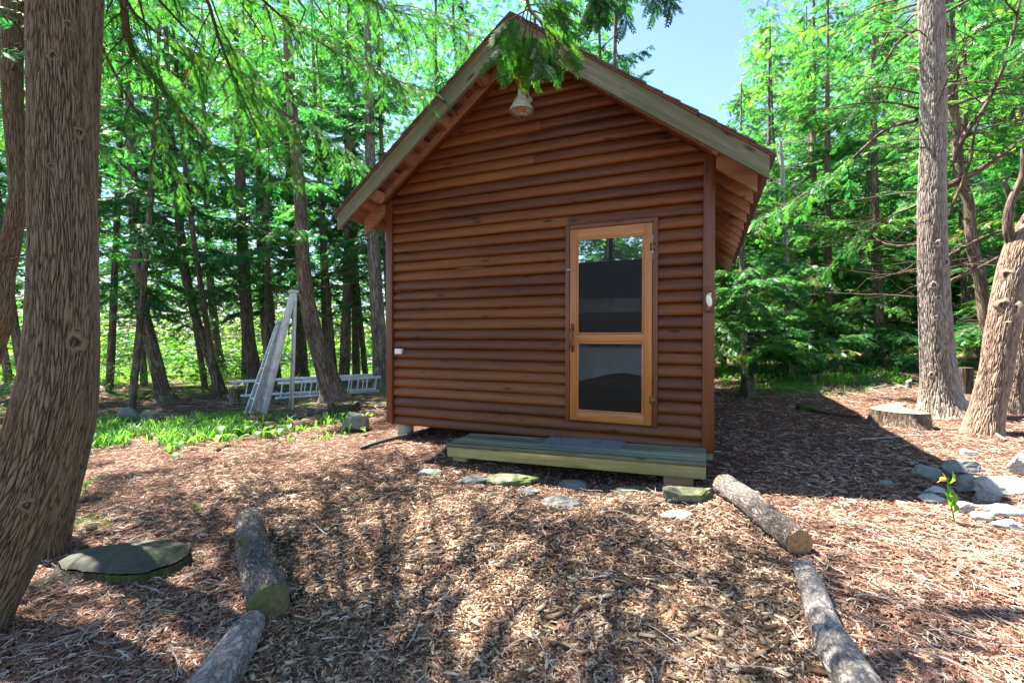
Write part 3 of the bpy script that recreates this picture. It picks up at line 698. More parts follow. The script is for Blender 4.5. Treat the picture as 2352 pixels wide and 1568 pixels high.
stump('tree_stump', 'low broad dark mossy stump near the big left trunk', 296, 1306, 262, .07, 2, .58, 'cut_dark', 'bark_moss', .14, .35, tilt=(.04, .05), rough=.07, dome=.05, flareaz=R(212))
stump('tree_stump', 'cut stump with pale top straddling the cabin shadow edge', 2058, 974, 112, .17, 5, .9, 'cut_grey', 'bark', .2, .45, flareaz=R(350))
stump('tree_stump', 'small upright post-like stump behind the stepladder feet', 539, 930, 24, .36, 4, 1, 'cut_grey', 'bark_far', .06, .25)
stump('tree_stump', 'hollow mossy stump left of the cabin', 792, 948, 62, .17, 7, .9, 'cut_moss', 'bark_moss', .1, .5, jag=.05, hole=True)
stump('tree_stump', 'jagged rotten stump right of the cabin corner', 1717, 912, 24, .26, 9, 1, 'cut_dark', 'bark_moss', .15, .9, jag=.16)
stump('tree_stump', 'thin sawn stump at edge of sunlit clearing', 1818, 866, 18, .28, 12, 1, 'cut_grey', 'bark_far', .08, .3)
stump('tree_stump', 'narrow stick-like stump in the grassy strip', 1870, 886, 8, .22, 14, 1, 'cut_moss', 'bark_red', .08, .3)
stump('tree_stump', 'small pale stump standing beside mossy mound', 1925, 858, 13, .26, 15, 1, 'cut', 'bark_red', .08, .3)
stump('tree_stump', 'short tilted stump left of the big right trunk', 2087, 895, 12, .15, 19, 1, 'cut_grey', 'bark_grey', .08, .5, tilt=(.6, 0))
stump('tree_stump', 'mossy green stump between the two right trunks', 2218, 902, 24, .42, 21, 1, 'cut_moss', 'bark_moss', .05, .15)
stump('tree_stump', 'root stump joined to the foot of the big right trunk', 2050, 944, 46, .06, 23, .8, 'cut_grey', 'bark_grey', .18, .8, tilt=(.35, 0), flareaz=R(10))

# ------------------------------------------------------------ rocks
def rock(label, px, py, wpx, hpx, seed, mt='rock', flat=.55, group=None, sink=.35, cat='stone', ang=0, sq=.75, name='stone'):
    p = G(px, py + hpx * .35); wd = wpx * p[1] / F / 2; z0 = float(gfull(p[0], p[1])); hh = hpx * p[1] / F * flat * 1.25
    bm = bmesh.new(); bmesh.ops.create_icosphere(bm, subdivisions=5, radius=1); v = np.array([q.co for q in bm.verts]); f = np.array([[q.index for q in ff.verts] for ff in bm.faces]); bm.free()
    rg = np.random.RandomState(seed); vv = np.sign(v) * np.abs(v) ** sq
    for _ in range(9):
        d = rg.normal(size=3); d /= np.linalg.norm(d); k = rg.uniform(.62, .95); e = vv @ d - k; vv = vv - np.where(e > 0, e, 0)[:, None] * d * .9
    nn = fbm(v[:, 0] * 1.7 + seed, v[:, 1] * 1.7, v[:, 2] * 1.7, 4, seed)[:, None] - .5; vv = vv * (1 + nn * .45)
    n2 = fbm(v[:, 0] * 9 + seed, v[:, 1] * 9, v[:, 2] * 9, 3, seed)[:, None] - .5; vv = vv * (1 + n2 * .06)
    vv = vv * np.array([wd * 1.05, wd * .58, hh]); c, s_ = math.cos(ang), math.sin(ang); vv = np.stack([vv[:, 0] * c - vv[:, 1] * s_, vv[:, 0] * s_ + vv[:, 1] * c, vv[:, 2] + hh * (1 - sink) - hh * .1], -1)
    g = Geo(); g.add(vv, f); o = g.obj(name, M[mt], smooth=True); o.location = (p[0], p[1], z0); tag(o, label, cat, group); return o
GR = 'stones around the old fire ring at right'
rock('rounded grey-green stone in shade left of the yellow flower', 2129, 1092, 63, 28, 1, 'rock_dark', .55, GR, .2)
rock('grey stone half in sun behind the flower stem', 2211, 1081, 77, 26, 2, 'rock', .55, GR, .2)
rock('small flat tan stone just left of the flower', 2148, 1124, 49, 13, 3, 'rock_pale', .55, GR, .2)
rock('flat grey slab below the small tan stone', 2140, 1141, 58, 14, 4, 'rock_pale', .55, GR, .3)
rock('blue-grey triangular stone right of the flower', 2227, 1118, 49, 32, 5, 'rock', .55, GR, .2)
rock('grey angular stone at shade edge below triangular one', 2264, 1141, 54, 22, 6, 'rock', .55, GR, .2)
rock('white sunlit stone directly right of flower leaves', 2213, 1166, 44, 20, 7, 'rock_pale', .55, GR, .2)
rock('white low stone with brown underside at right', 2258, 1188, 46, 17, 8, 'rock_pale', .55, GR, .2)
rock('long white slanting stone at the right frame edge', 2316, 1176, 80, 20, 9, 'rock_pale', .55, GR, .2, ang=-.3)
rock('broad blown-out white slab behind the ring', 2300, 1118, 116, 40, 10, 'rock_pale', .45, GR, .4)
rock('upright white boulder at right edge of the ring', 2340, 1082, 50, 42, 11, 'rock_pale', .55, GR, .2)
rock('white stone lowest at the right frame edge', 2318, 1208, 62, 20, 12, 'rock_pale', .55, GR, .3)
rock('flat white stone sunk in litter above the ring', 2224, 1038, 48, 12, 13, 'rock_pale', .5, GR, .5)
rock('small green-grey stone in the middle of the shadow', 2036, 1109, 32, 12, 14, 'rock_dark', .6, GR, .4)
rock('thick mossy slab under the right platform block', 1581, 1138, 112, 30, 21, 'rock_moss', .5, None, .1, sq=.6)
rock('bright white flat stone below the mossy slab', 1553, 1178, 72, 18, 22, 'rock_pale', .45, None, .4)
GP = 'flat stones sunk in the chips before the platform'
rock('largest mossy flat stone in front of the platform', 1178, 1106, 122, 24, 23, 'rock_moss', .42, GP, .62)
rock('pale flat stone left of the largest mossy one', 1090, 1100, 74, 20, 24, 'rock', .42, GP, .62)
rock('dark green stone left of the platform corner', 985, 1080, 62, 20, 25, 'rock_dark', .42, GP, .62)
rock('grey flat stone lower front of platform middle', 1285, 1152, 96, 24, 26, 'rock', .42, GP, .62)
rock('tan flat stone right of largest mossy stone', 1318, 1112, 84, 18, 27, 'rock', .42, GP, .62)
rock('small yellow-green stone alone in the chips', 1130, 1140, 24, 10, 28, 'rock_moss', .42, GP, .62)
rock('grey mossy stone near right end of platform', 1445, 1126, 74, 18, 29, 'rock_moss', .42, GP, .62)
rock('smallest grey stone below tan flat stone', 1212, 1134, 50, 12, 30, 'rock', .42, GP, .62)
rock('bare brown boulder near the cabin left corner', 815, 980, 64, 24, 31, 'rock_dark', .8, None, .2)
rock('rounded boulder behind the grass patch', 298, 964, 44, 22, 32, 'rock', .8, None, .2)
rock('second boulder with mossy top in grass patch', 342, 966, 44, 18, 33, 'rock_moss', .8, None, .2)

# ------------------------------------------------------------ ladders
def at(px, py, Y): return P(px, py, Y)
def stepladder(label, base_px, base_py, top_px, top_py, spread, wid, folded, Y, yaw, n=6, legpx=None):
    f = G(base_px, base_py); t = P(top_px, top_py, f[1] + .1); f[2] = float(gfull(f[0], f[1])); o = empty('stepladder', f); tag(o, label, 'ladder', 'aluminium stepladders by the leaning tree')
    wv = np.array([math.cos(yaw), math.sin(yaw), 0]) * wid      # across the ladder
    A = [np.zeros(3), np.zeros(3) - wv]; T = t - f
    for q, s_ in enumerate((0, 1)):
        top = T - wv * (.28 if q else 0); bot = A[q]; bot = bot.copy(); bot[2] = float(gfull(f[0] + bot[0], f[1] + bot[1])) - f[2]
        g = Geo(); bar(g, bot, top, .024, .10, np.cross(top - bot, wv)); bar(g, bot - wv / np.linalg.norm(wv) * .0 + np.array([0, 0, .0]), bot + (top - bot) * .02, .03, .11, np.cross(top - bot, wv)); g.obj('rail', M['alu'], o, bevel=.003)
    for k in range(1, n + 1):
        u = k / (n + 1); a = T * u; b = -wv + (T - wv * .28 + wv) * u
        g = Geo(); bar(g, a, b, .085, .022, (0, 0, 1)); g.obj('step', M['alu'], o, bevel=.002)
    g = Geo(); bar(g, T + np.array([0, 0, .02]) + wv * .06, T - wv * .34 + np.array([0, 0, .02]), .16, .05); g.obj('top_cap', M['alu'], o, bevel=.004)
    leg = P(*legpx, f[1] + .35) - f if legpx else T * 0 + np.array([spread, .2, 0]);
    for q in (0, 1):
        top = T - wv * (.28 if q else 0) + np.array([.03, .02, -.02]); bot = leg - wv * (.8 * q); bot[2] = float(gfull(f[0] + bot[0], f[1] + bot[1])) - f[2]
        g = Geo(); bar(g, bot, top, .035, .03); g.obj('rear_leg', M['alu'], o, bevel=.002)
        if not folded:
            m1 = A[q] + (T - A[q]) * .42; m2 = bot + (top - bot) * .42; mid = (m1 + m2) / 2 + np.array([.02, 0, .17])
            g = Geo(); bar(g, m1, mid, .022, .006, (0, 1, 0)); bar(g, mid, m2, .022, .006, (0, 1, 0)); g.obj('spreader', M['steel'], o)
    return o
stepladder('tall open aluminium stepladder leaning toward the trunk', 606, 950, 675, 672, .5, .42, False, 8.6, R(-55), 7, (672, 940))
stepladder('shorter folded paint-stained stepladder propped against the tall one', 579, 948, 644, 742, .1, .17, True, 8.6, R(-30), 5, (590, 946))
def extladder(label, a, b, hgt, n, Y0, Y1, grp='extension ladders lying on edge behind the trunk', dz=.03):
    A = P(*a, Y0); B = P(*b, Y1); A[2] = float(gfull(A[0], A[1])) + dz; B[2] = float(gfull(B[0], B[1])) + dz if isinstance(dz, float) else B[2]
    o = empty('extension_ladder', A); tag(o, label, 'ladder', grp); D = B - A; up = np.array([0, .12, hgt])
    for q in (0, 1): g = Geo(); bar(g, up * q, D + up * q, .03, .07); g.obj('rail', M['alu'], o, bevel=.003)
    for k in range(n): u = (k + .5) / n; g = Geo(); tube(g, [D * u, D * u + up], .016, 10); g.obj('rung', M['alu'], o, smooth=True)
    return o
extladder('long extension ladder lying on edge farther back', (523, 899), (872, 899), .36, 13, 11.4, 11.6)
extladder('narrow ladder lying on edge in front of the long one', (632, 912), (872, 886), .34, 11, 10.55, 11.25, dz=.02)

# ------------------------------------------------------------ foliage building
def dia(a, d, ln, wd, n=(0, 0, 1), sag=0.0):
    a = np.array(a, float); d = np.array(d, float); d /= np.linalg.norm(d); s_ = np.cross(n, d)
    return [a, a + d * ln * .5 + s_ * wd / 2 + np.array([0, 0, -sag * .3]), a + d * ln + np.array([0, 0, -sag]), a + d * ln * .5 - s_ * wd / 2 + np.array([0, 0, -sag * .3])]
def spray_coarse(seed=0, pairs=7):
    rg = random.Random(seed); V = dia((0, 0, 0), (1, 0, 0), 1, .07)
    for k in range(pairs):
        t = .1 + .8 * k / pairs
        for s_ in (-1, 1):
            a = R(38 + rg.uniform(-10, 10)); ln = (.40 - .36 * abs(t - .3)) * rg.uniform(.7, 1.15)
            V += dia((t, 0, 0), (math.cos(a), s_ * math.sin(a), rg.uniform(-.25, .15)), ln, .085, sag=.05)
    V = np.array(V); return V, np.arange(len(V)).reshape(-1, 4)
def spray_fine(seed=0, pairs=8, sub=5):
    rg = random.Random(seed); V = dia((0, 0, 0), (1, 0, 0), 1, .03)
    for k in range(pairs):
        t = .06 + .88 * k / pairs
        for s_ in (-1, 1):
            a = R(36 + rg.uniform(-8, 8)); ln = (.30 - .28 * abs(t - .3)) * rg.uniform(.75, 1.15); d = np.array([math.cos(a), s_ * math.sin(a), rg.uniform(-.18, .05)])
            V += dia((t, 0, 0), d, ln, .035, sag=.03)
            for q in range(sub):
                u = .15 + .8 * q / sub
                for e in (-1, 1):
                    b = a * s_ + e * R(38); V += dia(np.array([t, 0, 0]) + d * ln * u, (math.cos(b), math.sin(b), -.1), ln * .36 * (1.1 - u * .55), .028, sag=.01)
    V = np.array(V); return V, np.arange(len(V)).reshape(-1, 4)
PC = [spray_coarse(q) for q in range(4)]; PM = [spray_fine(q + 10, 6, 2) for q in range(3)]; PF = [spray_fine(q) for q in range(3)]
def scatter(g, protos, Pt, D, Nn, Sc, rnd, rg):
    Pt, D, Nn, Sc, rnd = map(np.asarray, (Pt, D, Nn, Sc, rnd))
    D = D / (np.linalg.norm(D, axis=1)[:, None] + 1e-9); B = np.cross(Nn, D); B /= np.linalg.norm(B, axis=1)[:, None] + 1e-9; Nn = np.cross(D, B)
    wh = rg.randint(0, len(protos), len(Pt))
    for q, (V, Fq) in enumerate(protos):
        m = wh == q; k = int(m.sum())
        if not k: continue
        p, d, b, n, s_ = Pt[m][:, None], D[m][:, None], B[m][:, None], Nn[m][:, None], Sc[m][:, None, None]
        v = p + s_ * (V[None, :, 0:1] * d + V[None, :, 1:2] * b + V[None, :, 2:3] * n)
        f = (Fq[None] + (np.arange(k) * len(V))[:, None, None]).reshape(-1, Fq.shape[1])
        g.add(v.reshape(-1, 3), f, np.repeat(rnd[m], len(V)))
UP = np.array([0, 0, 1.])
def unit(v): v = np.asarray(v, float); return v / (np.linalg.norm(v) + 1e-9)
class Leaves:
    def __init__(s): s.p = []; s.d = []; s.n = []; s.s = []; s.r = []
    def put(s, p, d, n, sc, r): s.p.append(p); s.d.append(d); s.n.append(n); s.s.append(sc); s.r.append(r)
    def to(s, g, protos, rg):
        if s.p: scatter(g, protos, s.p, s.d, s.n, s.s, np.clip(s.r, 0, 1), rg)
def leafy(wg, lv, path, r0, rg, dens=1.0, size=.2, sublen=.36, start=.2, tone=.5, droop=.35, twigs=True, spread=1.0):
    """a limb along path with side branches carrying flat sprays"""
    path = np.asarray(path); n = len(path); seg = np.linalg.norm(np.diff(path, axis=0), axis=1); L = seg.sum(); cum = np.concatenate([[0], np.cumsum(seg)]) / L
    tube(wg, path, np.linspace(r0, max(.003, r0 * .18), n), 6 if r0 > .012 else 4, cap=False)
    m = max(3, int(L * 6.5 * dens)); side = 1
    for k in range(m + 1):
        t = start + (1 - start) * (k + rg.rand() * .8) / (m + .8); t = min(t, .995)
        i = min(np.searchsorted(cum, t) - 1, n - 2); i = max(i, 0); u = (t - cum[i]) / (cum[i + 1] - cum[i] + 1e-9)
        p = path[i] * (1 - u) + path[i + 1] * u; d = unit(path[i + 1] - path[i]); side = -side
        h = unit(np.cross(d, UP) + 1e-3); a = R(rg.uniform(35, 68)) * spread
        dd = unit(d * math.cos(a) + h * side * math.sin(a) + UP * rg.uniform(-.25, .2)); sl = L * sublen * (1.1 - .75 * t) * rg.uniform(.6, 1.2) + .10
        if k == m: dd, sl = d, .2
        q = [p]; cur = dd.copy(); ns = 4
        for z in range(ns): cur = unit(cur + np.array([0, 0, -droop * .35 * (1 if z < 3 else -.2)]) + rg.normal(size=3) * .10); q.append(q[-1] + cur * sl / ns)
        q = np.array(q)
        if twigs: tube(wg, q, np.linspace(.006 if size < .2 else .008, .002, ns + 1) * (1 if size < .24 else 1.5), 3, cap=False)
        cnt = max(2, int(sl / (size * .42) * dens ** .5)); tb = tone + rg.normal() * .12
        for z in range(cnt + 1):
            v = (z + rg.rand() * .7) / (cnt + .7); x = v * ns; j = min(int(x), ns - 1); pp = q[j] + (q[j + 1] - q[j]) * (x - j); ld = unit(q[j + 1] - q[j]); lh = unit(np.cross(ld, UP) + 1e-3)
            for e in ((-1, 1) if z < cnt else (0,)):
                sd = unit(ld * .8 + lh * e * .75 + np.array([0, 0, -droop * rg.uniform(.2, 1.3)]) + rg.normal(size=3) * .12)
                nn = unit(UP * .9 + rg.normal(size=3) * .55 + lh * e * .3)
                lv.put(pp, sd, nn, size * rg.uniform(.65, 1.25) * (1.05 - .2 * v), tb + rg.normal() * .13)
def deadlimb(wg, p0, az, L, rg, r=.010, rise=.1):
    q = [np.asarray(p0, float)]; d = unit([math.cos(az), math.sin(az), rise]); n = 7
    for k in range(n): d = unit(d + rg.normal(size=3) * .14 + UP * (-.06 if k < 3 else .06)); q.append(q[-1] + d * L / n)
    q = np.array(q); tube(wg, q, np.linspace(r, r * .2, n + 1), 4, cap=False, rnd=.9)
    for k in range(int(2 + L * 3.2)):
        i = rg.randint(1, n); d2 = unit((q[i + 1] - q[i]) / L * n + rg.normal(size=3) * .75); l2 = L * rg.uniform(.12, .38)
        m = [q[i]]
        for z in range(4): d2 = unit(d2 + rg.normal(size=3) * .2 + UP * .04); m.append(m[-1] + d2 * l2 / 4)
        tube(wg, m, np.linspace(r * .45, .0015, 5), 3, cap=False, rnd=.9)
def limbpath(p0, az, L, rise, sag, turn, rg, n=8):
    t = np.linspace(0, 1, n)[:, None]; az2 = az + rg.normal() * .15
    d1 = np.array([math.cos(az), math.sin(az), 0]); d2 = np.array([math.cos(az2), math.sin(az2), 0])
    return np.asarray(p0) + L * t * (d1 * (1 - t) + d2 * t) + UP * L * (rise * t - sag * t ** 2 + turn * t ** 3) + rg.normal(size=(n, 3)) * .02 * L * t
def crown(wg, lv, axf, H, h0, Rm, nl, rg, size=.26, dens=.8, shape='tall', tone=.5, azr=None, dead=20, deadz=(.5, None), rtr=.1, droop=.35, skip=None, deadL=(.5, 1.6)):
    for k in range(nl):
        u = (k + rg.rand()) / nl; h = h0 + (H - h0) * u; az = rg.uniform(0, 2 * math.pi) if azr is None else rg.uniform(*azr)
        prof = (math.sin(min(1, u * 3 + .25) * math.pi / 2)) * (1 - u) ** .65 if shape == 'tall' else (1 - u) ** .8
        L = max(.35, Rm * prof * rg.uniform(.6, 1.15)); p0 = axf(h)
        pth = limbpath(p0, az, L, rg.uniform(-.05, .35), rg.uniform(.4, .9), rg.uniform(.25, .55), rg)
        if skip is not None and skip(pth[-1]): continue
        leafy(wg, lv, pth, .008 + .008 * L, rg, dens, size, tone=tone + rg.normal() * .1, droop=droop)
    z1 = deadz[1] or h0 + 1.0
    for k in range(dead):
        h = rg.uniform(deadz[0], z1); deadlimb(wg, axf(h), rg.uniform(0, 2 * math.pi), rg.uniform(*deadL), rg, rg.uniform(.005, .012), rg.uniform(-.15, .35))
def worley(u, v, nu, seed):
    iu, iv = np.floor(u).astype(np.int64), np.floor(v).astype(np.int64); f1 = np.full(u.shape, 9.); f2 = np.full(u.shape, 9.)
    for du in (-1, 0, 1):
        for dv in (-1, 0, 1):
            cu, cv = iu + du, iv + dv; m = np.mod(cu, nu); px = cu + .5 + (_h(m, cv, m * 0, seed) - .5) * .9; py = cv + .5 + (_h(m, cv, m * 0 + 7, seed) - .5) * .95
            d = np.sqrt((u - px) ** 2 + ((v - py) * .8) ** 2); f2 = np.minimum(np.maximum(f1, d), f2); f1 = np.minimum(f1, d)
    return f1, f2
def barkdisp(seed, amp=.012, nu=75, fv=8.):
    nu = int(nu)
    def f(th, L, r):
        c, s_ = np.cos(th), np.sin(th)
        wx = (vn(c * 2.0, s_ * 2.0, L * 3.0, seed + 40) - .5) * 2.6 + (vn(c * 7, s_ * 7, L * 9.0, seed + 41) - .5) * 1.0
        u = th / (2 * math.pi) * nu + wx; v = L * fv + (vn(c * 9, s_ * 9, L * 1.5, seed + 42) - .5) * 1.5
        f1, f2 = worley(u, v, nu, seed); g1, g2 = worley(u * 1.0 + .37, v * 1.9 + 5.2, nu, seed + 9)
        fur = np.clip((f2 - f1) / .34, 0, 1) ** .6 * .72 + np.clip((g2 - g1) / .3, 0, 1) ** .6 * .28
        big = fbm(c * 1.3 + seed, s_ * 1.3, L * .9, 2, seed + 8) - .5; med = vn(c * 12, s_ * 12, L * 6, seed + 50) - .5
        return (amp * (fur - 1) + amp * .5 * med) / np.clip(r, .03, None) + big * .10
    return f
_tube0 = tube
def tube_bark(g, path, rad, seg, seed, amp, fh, fv):
    f = barkdisp(seed, amp, fh, fv); n0 = g.n; tube(g, path, rad, seg, disp=f, cap=False)
    L = np.concatenate([[0], np.cumsum(np.linalg.norm(np.diff(path, axis=0), axis=1))]); th = np.linspace(0, 2 * math.pi, seg, endpoint=False)
    rb = .16; c, s_ = np.cos(th)[None], np.sin(th)[None]; Lq = L[:, None]
    rr = np.repeat(np.asarray(rad)[:, None], seg, 1); full = f(np.repeat(th[None], len(path), 0), np.repeat(Lq, seg, 1), rr)
    big = fbm(c * 1.3 + seed, s_ * 1.3, Lq * .9, 2, seed + 8) - .5
    g.r[-1] = np.clip(1 + (full - big * .10) * np.clip(rr, .03, None) / amp, 0, 1).ravel().astype(np.float32)
def bark_near(name, fur, mid, light, mosscol=None):
    m, t, b = newmat(name); k = N(t)
    n1 = k.noise(k.coord(attr='bk', scale=(110, 110, 11)), 1, 5, .65, .6); n3 = k.noise(k.coord(attr='bk', scale=(5, 5, 1.2)), 1, 4, .6)
    f = k.math('ADD', k.math('MULTIPLY', k.rnd(), .62), k.math('ADD', k.math('MULTIPLY', n1, .35), k.math('MULTIPLY', k.math('SUBTRACT', n3, .5), .35)))
    c = k.ramp(f, [(.12, fur), (.5, mid), (.88, light)])
    if mosscol: c = k.mix(k.ramp(n3, [(.52, 0), (.68, .6)]), c, mosscol)
    k.l(c, b.inputs['Base Color']); b.inputs['Roughness'].default_value = .9; b.inputs['Specular IOR Level'].default_value = .2
    k.bump(k.math('ADD', n1, k.rnd()), b, 1.0, .008); return m
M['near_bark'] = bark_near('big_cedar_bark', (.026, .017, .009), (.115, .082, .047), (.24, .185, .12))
M['near_bark_g'] = bark_near('pale_cedar_bark', (.045, .030, .020), (.21, .165, .125), (.42, .37, .32))  # paler grey-brown bark of the big right trunk
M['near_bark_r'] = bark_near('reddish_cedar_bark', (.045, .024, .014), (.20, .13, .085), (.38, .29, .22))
M['snag'] = noisy('bleached_snag', [(.3, (.22, .20, .18)), (.7, (.46, .44, .42))], (8, 8, 1.2), 3, .9)
def hero(name, label, pts, Y=None, lm='bark_far', dY=0.0, H=9.0, bark='bark_far', near=None, cr=None, group=None, seed=1, leafm='leaf', protos=None, extra=None, flare=.35, toplean=(0, 0), cat='tree', n=60, seg=18):
    """pts base->top: (px, py, half width px). Y depth of the base (else from the ground), dY: depth change per metre of height"""
    rg = np.random.RandomState(seed); b = G(pts[0][0], pts[0][1]); Y = Y or b[1]; c3, rr = [], []
    for px, py, hw in pts:
        p = P(px, py, Y); p = P(px, py, Y + dY * max(0, p[2])); c3.append(p); rr.append(hw * p[1] / F * math.cos(math.atan2(abs(p[0]), p[1])))
    zb = float(gfull(c3[0][0], c3[0][1])); o3 = c3[0].copy(); o3[2] = zb; o = empty(name, o3); tag(o, label, cat, group)
    low = c3[0].copy(); low[2] = zb - .12
    if c3[0][2] > zb - .1: c3 = [low] + c3; rr = [rr[0] * (1 + flare * .4)] + rr
    d = unit(c3[-1] - c3[-2]); top = c3[-1].copy(); rt = rr[-1]; nx_ = 4
    if H > top[2] + .5:
        hh = H - top[2]
        for k in range(1, nx_ + 1):
            d = unit(d * .7 + UP * .5 + np.array([toplean[0], toplean[1], 0]) * .3); c3.append(c3[-1] + d * hh / nx_ / max(.6, d[2])); rr.append(max(.012, rt * (1 - .85 * k / nx_)))
    path = spline(np.array(c3) - o3, n); zz = path[:, 2]
    rad = np.interp(np.linspace(0, 1, n), np.linspace(0, 1, len(rr)), rr); rad = rad * (1 + flare * np.clip(1 - zz / .35, 0, 1) ** 2)
    wg = Geo()
    if near:
        amp, fh, fv, sg, nn, cut = near; m = zz < cut; k = max(2, m.sum()); p1 = spline(path[:k + 1], nn); r1 = np.interp(np.linspace(0, 1, nn), np.linspace(0, 1, k + 1), rad[:k + 1])
        tube_bark(wg, p1, r1, sg, seed, amp, fh, fv); wg.obj('trunk', M[bark], o, smooth=True)
        wg = Geo(); tube(wg, path[k - 1:], rad[k - 1:], 16, cap=False)
    else:
        tube(wg, path, rad, seg, disp=lambda th, L, r: (fbm(np.cos(th) * 2 + seed, np.sin(th) * 2, L * 1.5, 2, seed) - .5) * .25, cap=False)
    def axf(h):
        i = int(np.clip(np.searchsorted(zz, h), 1, n - 1)); u = np.clip((h - zz[i - 1]) / (zz[i] - zz[i - 1] + 1e-9), 0, 1); return path[i - 1] * (1 - u) + path[i] * u
    lv = Leaves(); ex = {}
    if cr: crown(wg, lv, axf, H=H - zb, rg=rg, **cr)
    if extra: extra(wg, lv, o3, rg, axf, o)
    wg.obj(('limbs' if lv.p or extra else 'upper_trunk') if near else 'trunk', M[lm if near else bark], o, smooth=True)
    if lv.p:
        lg = Geo(); lv.to(lg, protos or PC, rg); lg.obj('crown', M[leafm], o)
    return o

from mathutils.bvhtree import BVHTree
def knots(tree, spots, mt):
    """raised bark rings with a dark centre where the picture shows knots"""
    tk = [c for c in tree.children if c.name.startswith('trunk')][0]; me = tk.data
    vv = np.empty(len(me.vertices) * 3, np.float32); me.vertices.foreach_get('co', vv); vv = vv.reshape(-1, 3) + np.array(tree.location)
    bv = BVHTree.FromPolygons([tuple(float(c) for c in q) for q in vv], [tuple(p.vertices) for p in me.polygons])
    for px, py, rpx in spots:
        r = ray(px, py); hit = bv.ray_cast(Vector(C0), Vector(r).normalized())
        if hit[0] is None: continue
        p, nn = np.array(hit[0]), unit(np.array([-r[0], -r[1], 0.]) * .7 + np.array(hit[1]) * .3); s_ = unit(np.cross(UP, nn)); u = np.cross(nn, s_); R0 = rpx * p[1] / F
        g = Geo(); rgk = np.random.RandomState(int(px)); rows = []
        prof = [(1.7, -.25), (1.35, .12), (1.05, .38), (.8, .40), (.6, .15), (.4, -.1), (0.02, -.15)]; ph = np.linspace(0, 2 * math.pi, 28, endpoint=False)
        for q, h in prof:
            w_ = 1 + .14 * np.sin(3 * ph + px) + .08 * np.sin(7 * ph + py)
            rows.append(p - np.array(tree.location) + (np.cos(ph)[:, None] * s_ * 1.0 + np.sin(ph)[:, None] * u * 1.25) * (R0 * q * w_)[:, None] + nn * R0 * h * .8)
        V = np.array(rows); n0 = len(prof); i = np.arange(n0 - 1)[:, None] * 28; j = np.arange(28)[None]; j2 = (j + 1) % 28
        rr = np.repeat(np.array([.6, .85, 1., .7, .2, .0, .0]), 28); bk = np.stack([np.tile(np.cos(ph) * .05, n0), np.tile(np.sin(ph) * .05, n0), np.repeat(np.arange(n0) * .02, 28)], -1)
        g.add(V.reshape(-1, 3), np.stack([i + j, i + nz0(28) + j, i + 28 + j2, i + j2], -1).reshape(-1, 4), rr, bk); g.obj('knot', M[mt], tree, smooth=True)
def nz0(x): return x

# ------------------------------------------------------------ the trees near the camera
def pxlimb(o3, pts, Y0, Y1, n=12):
    k = len(pts); return spline([P(x, y, Y0 + (Y1 - Y0) * i / (k - 1)) - o3 for i, (x, y) in enumerate(pts)], n)
def left_extra(wg, lv, o3, rg, axf, o):
    # arching limbs over the clearing, upper left of the picture
    L = [([(180, -420), (275, -40), (300, 110), (350, 175), (420, 260), (490, 350), (530, 430)], 3.0, 4.4, .030),
         ([(250, -380), (450, -60), (510, 110), (560, 230), (600, 310), (680, 420)], 3.0, 4.9, .018),
         ([(300, -330), (560, -40), (720, 90), (900, 180), (1010, 215)], 3.2, 5.2, .016),
         ([(350, -420), (640, -120), (860, 10), (1040, 60), (1130, 110)], 3.4, 5.4, .016),
         ([(200, -200), (300, 20), (420, 110), (560, 170), (640, 260)], 3.4, 5.6, .015),
         ([(230, 100), (290, 220), (360, 330), (420, 450)], 3.6, 5.0, .013),
         ([(230, -150), (420, 60), (560, 200), (760, 330), (860, 430)], 4.2, 6.6, .016)]
    for pts, a, b, r in L:
        leafy(wg, lv, pxlimb(o3, pts, a, b), r, rg, 1.25, .125, .26, .35, tone=.5, droop=.8)
def overhead_extra(wg, lv, o3, rg, axf, o):
    pass
def canopy(wg, lv, axf, o3, boxes, rg, size=.16, dens=1.1, tone=.5):
    """leafy branch clumps of the tree, centred inside given world boxes, each on its own bare feeder limb"""
    for (x0, x1, y0, y1, z0, z1, nn) in boxes:
        for q in range(nn):
            e = np.array([rg.uniform(x0, x1), rg.uniform(y0, y1), rg.uniform(z0, z1)]) - o3; s_ = axf(max(2.5, e[2] - rg.uniform(.1, .9)))
            a = math.atan2(e[1] - s_[1], e[0] - s_[0]) + rg.normal() * .6; d = np.array([math.cos(a), math.sin(a), rg.uniform(-.25, .15)]); L = rg.uniform(.7, 1.15)
            p0 = e - d * L / 2; tube(wg, spline([s_, (s_ + p0) / 2 + np.array([0, 0, rg.uniform(.1, .35)]), p0], 8), np.linspace(.02, .009, 8), 6, cap=False)
            leafy(wg, lv, spline([p0, e + np.array([0, 0, .06]), p0 + d * L], 7), .009, rg, dens, size, .30, .05, tone=tone + rg.normal() * .08, droop=.4)
def t1_extra(wg, lv, o3, rg, axf, o):
    left_extra(wg, lv, o3, rg, axf, o)
    canopy(wg, lv, axf, o3, DAPPLE1, rg)
def t2_extra(wg, lv, o3, rg, axf, o):
    canopy(wg, lv, axf, o3, DAPPLE2, rg)
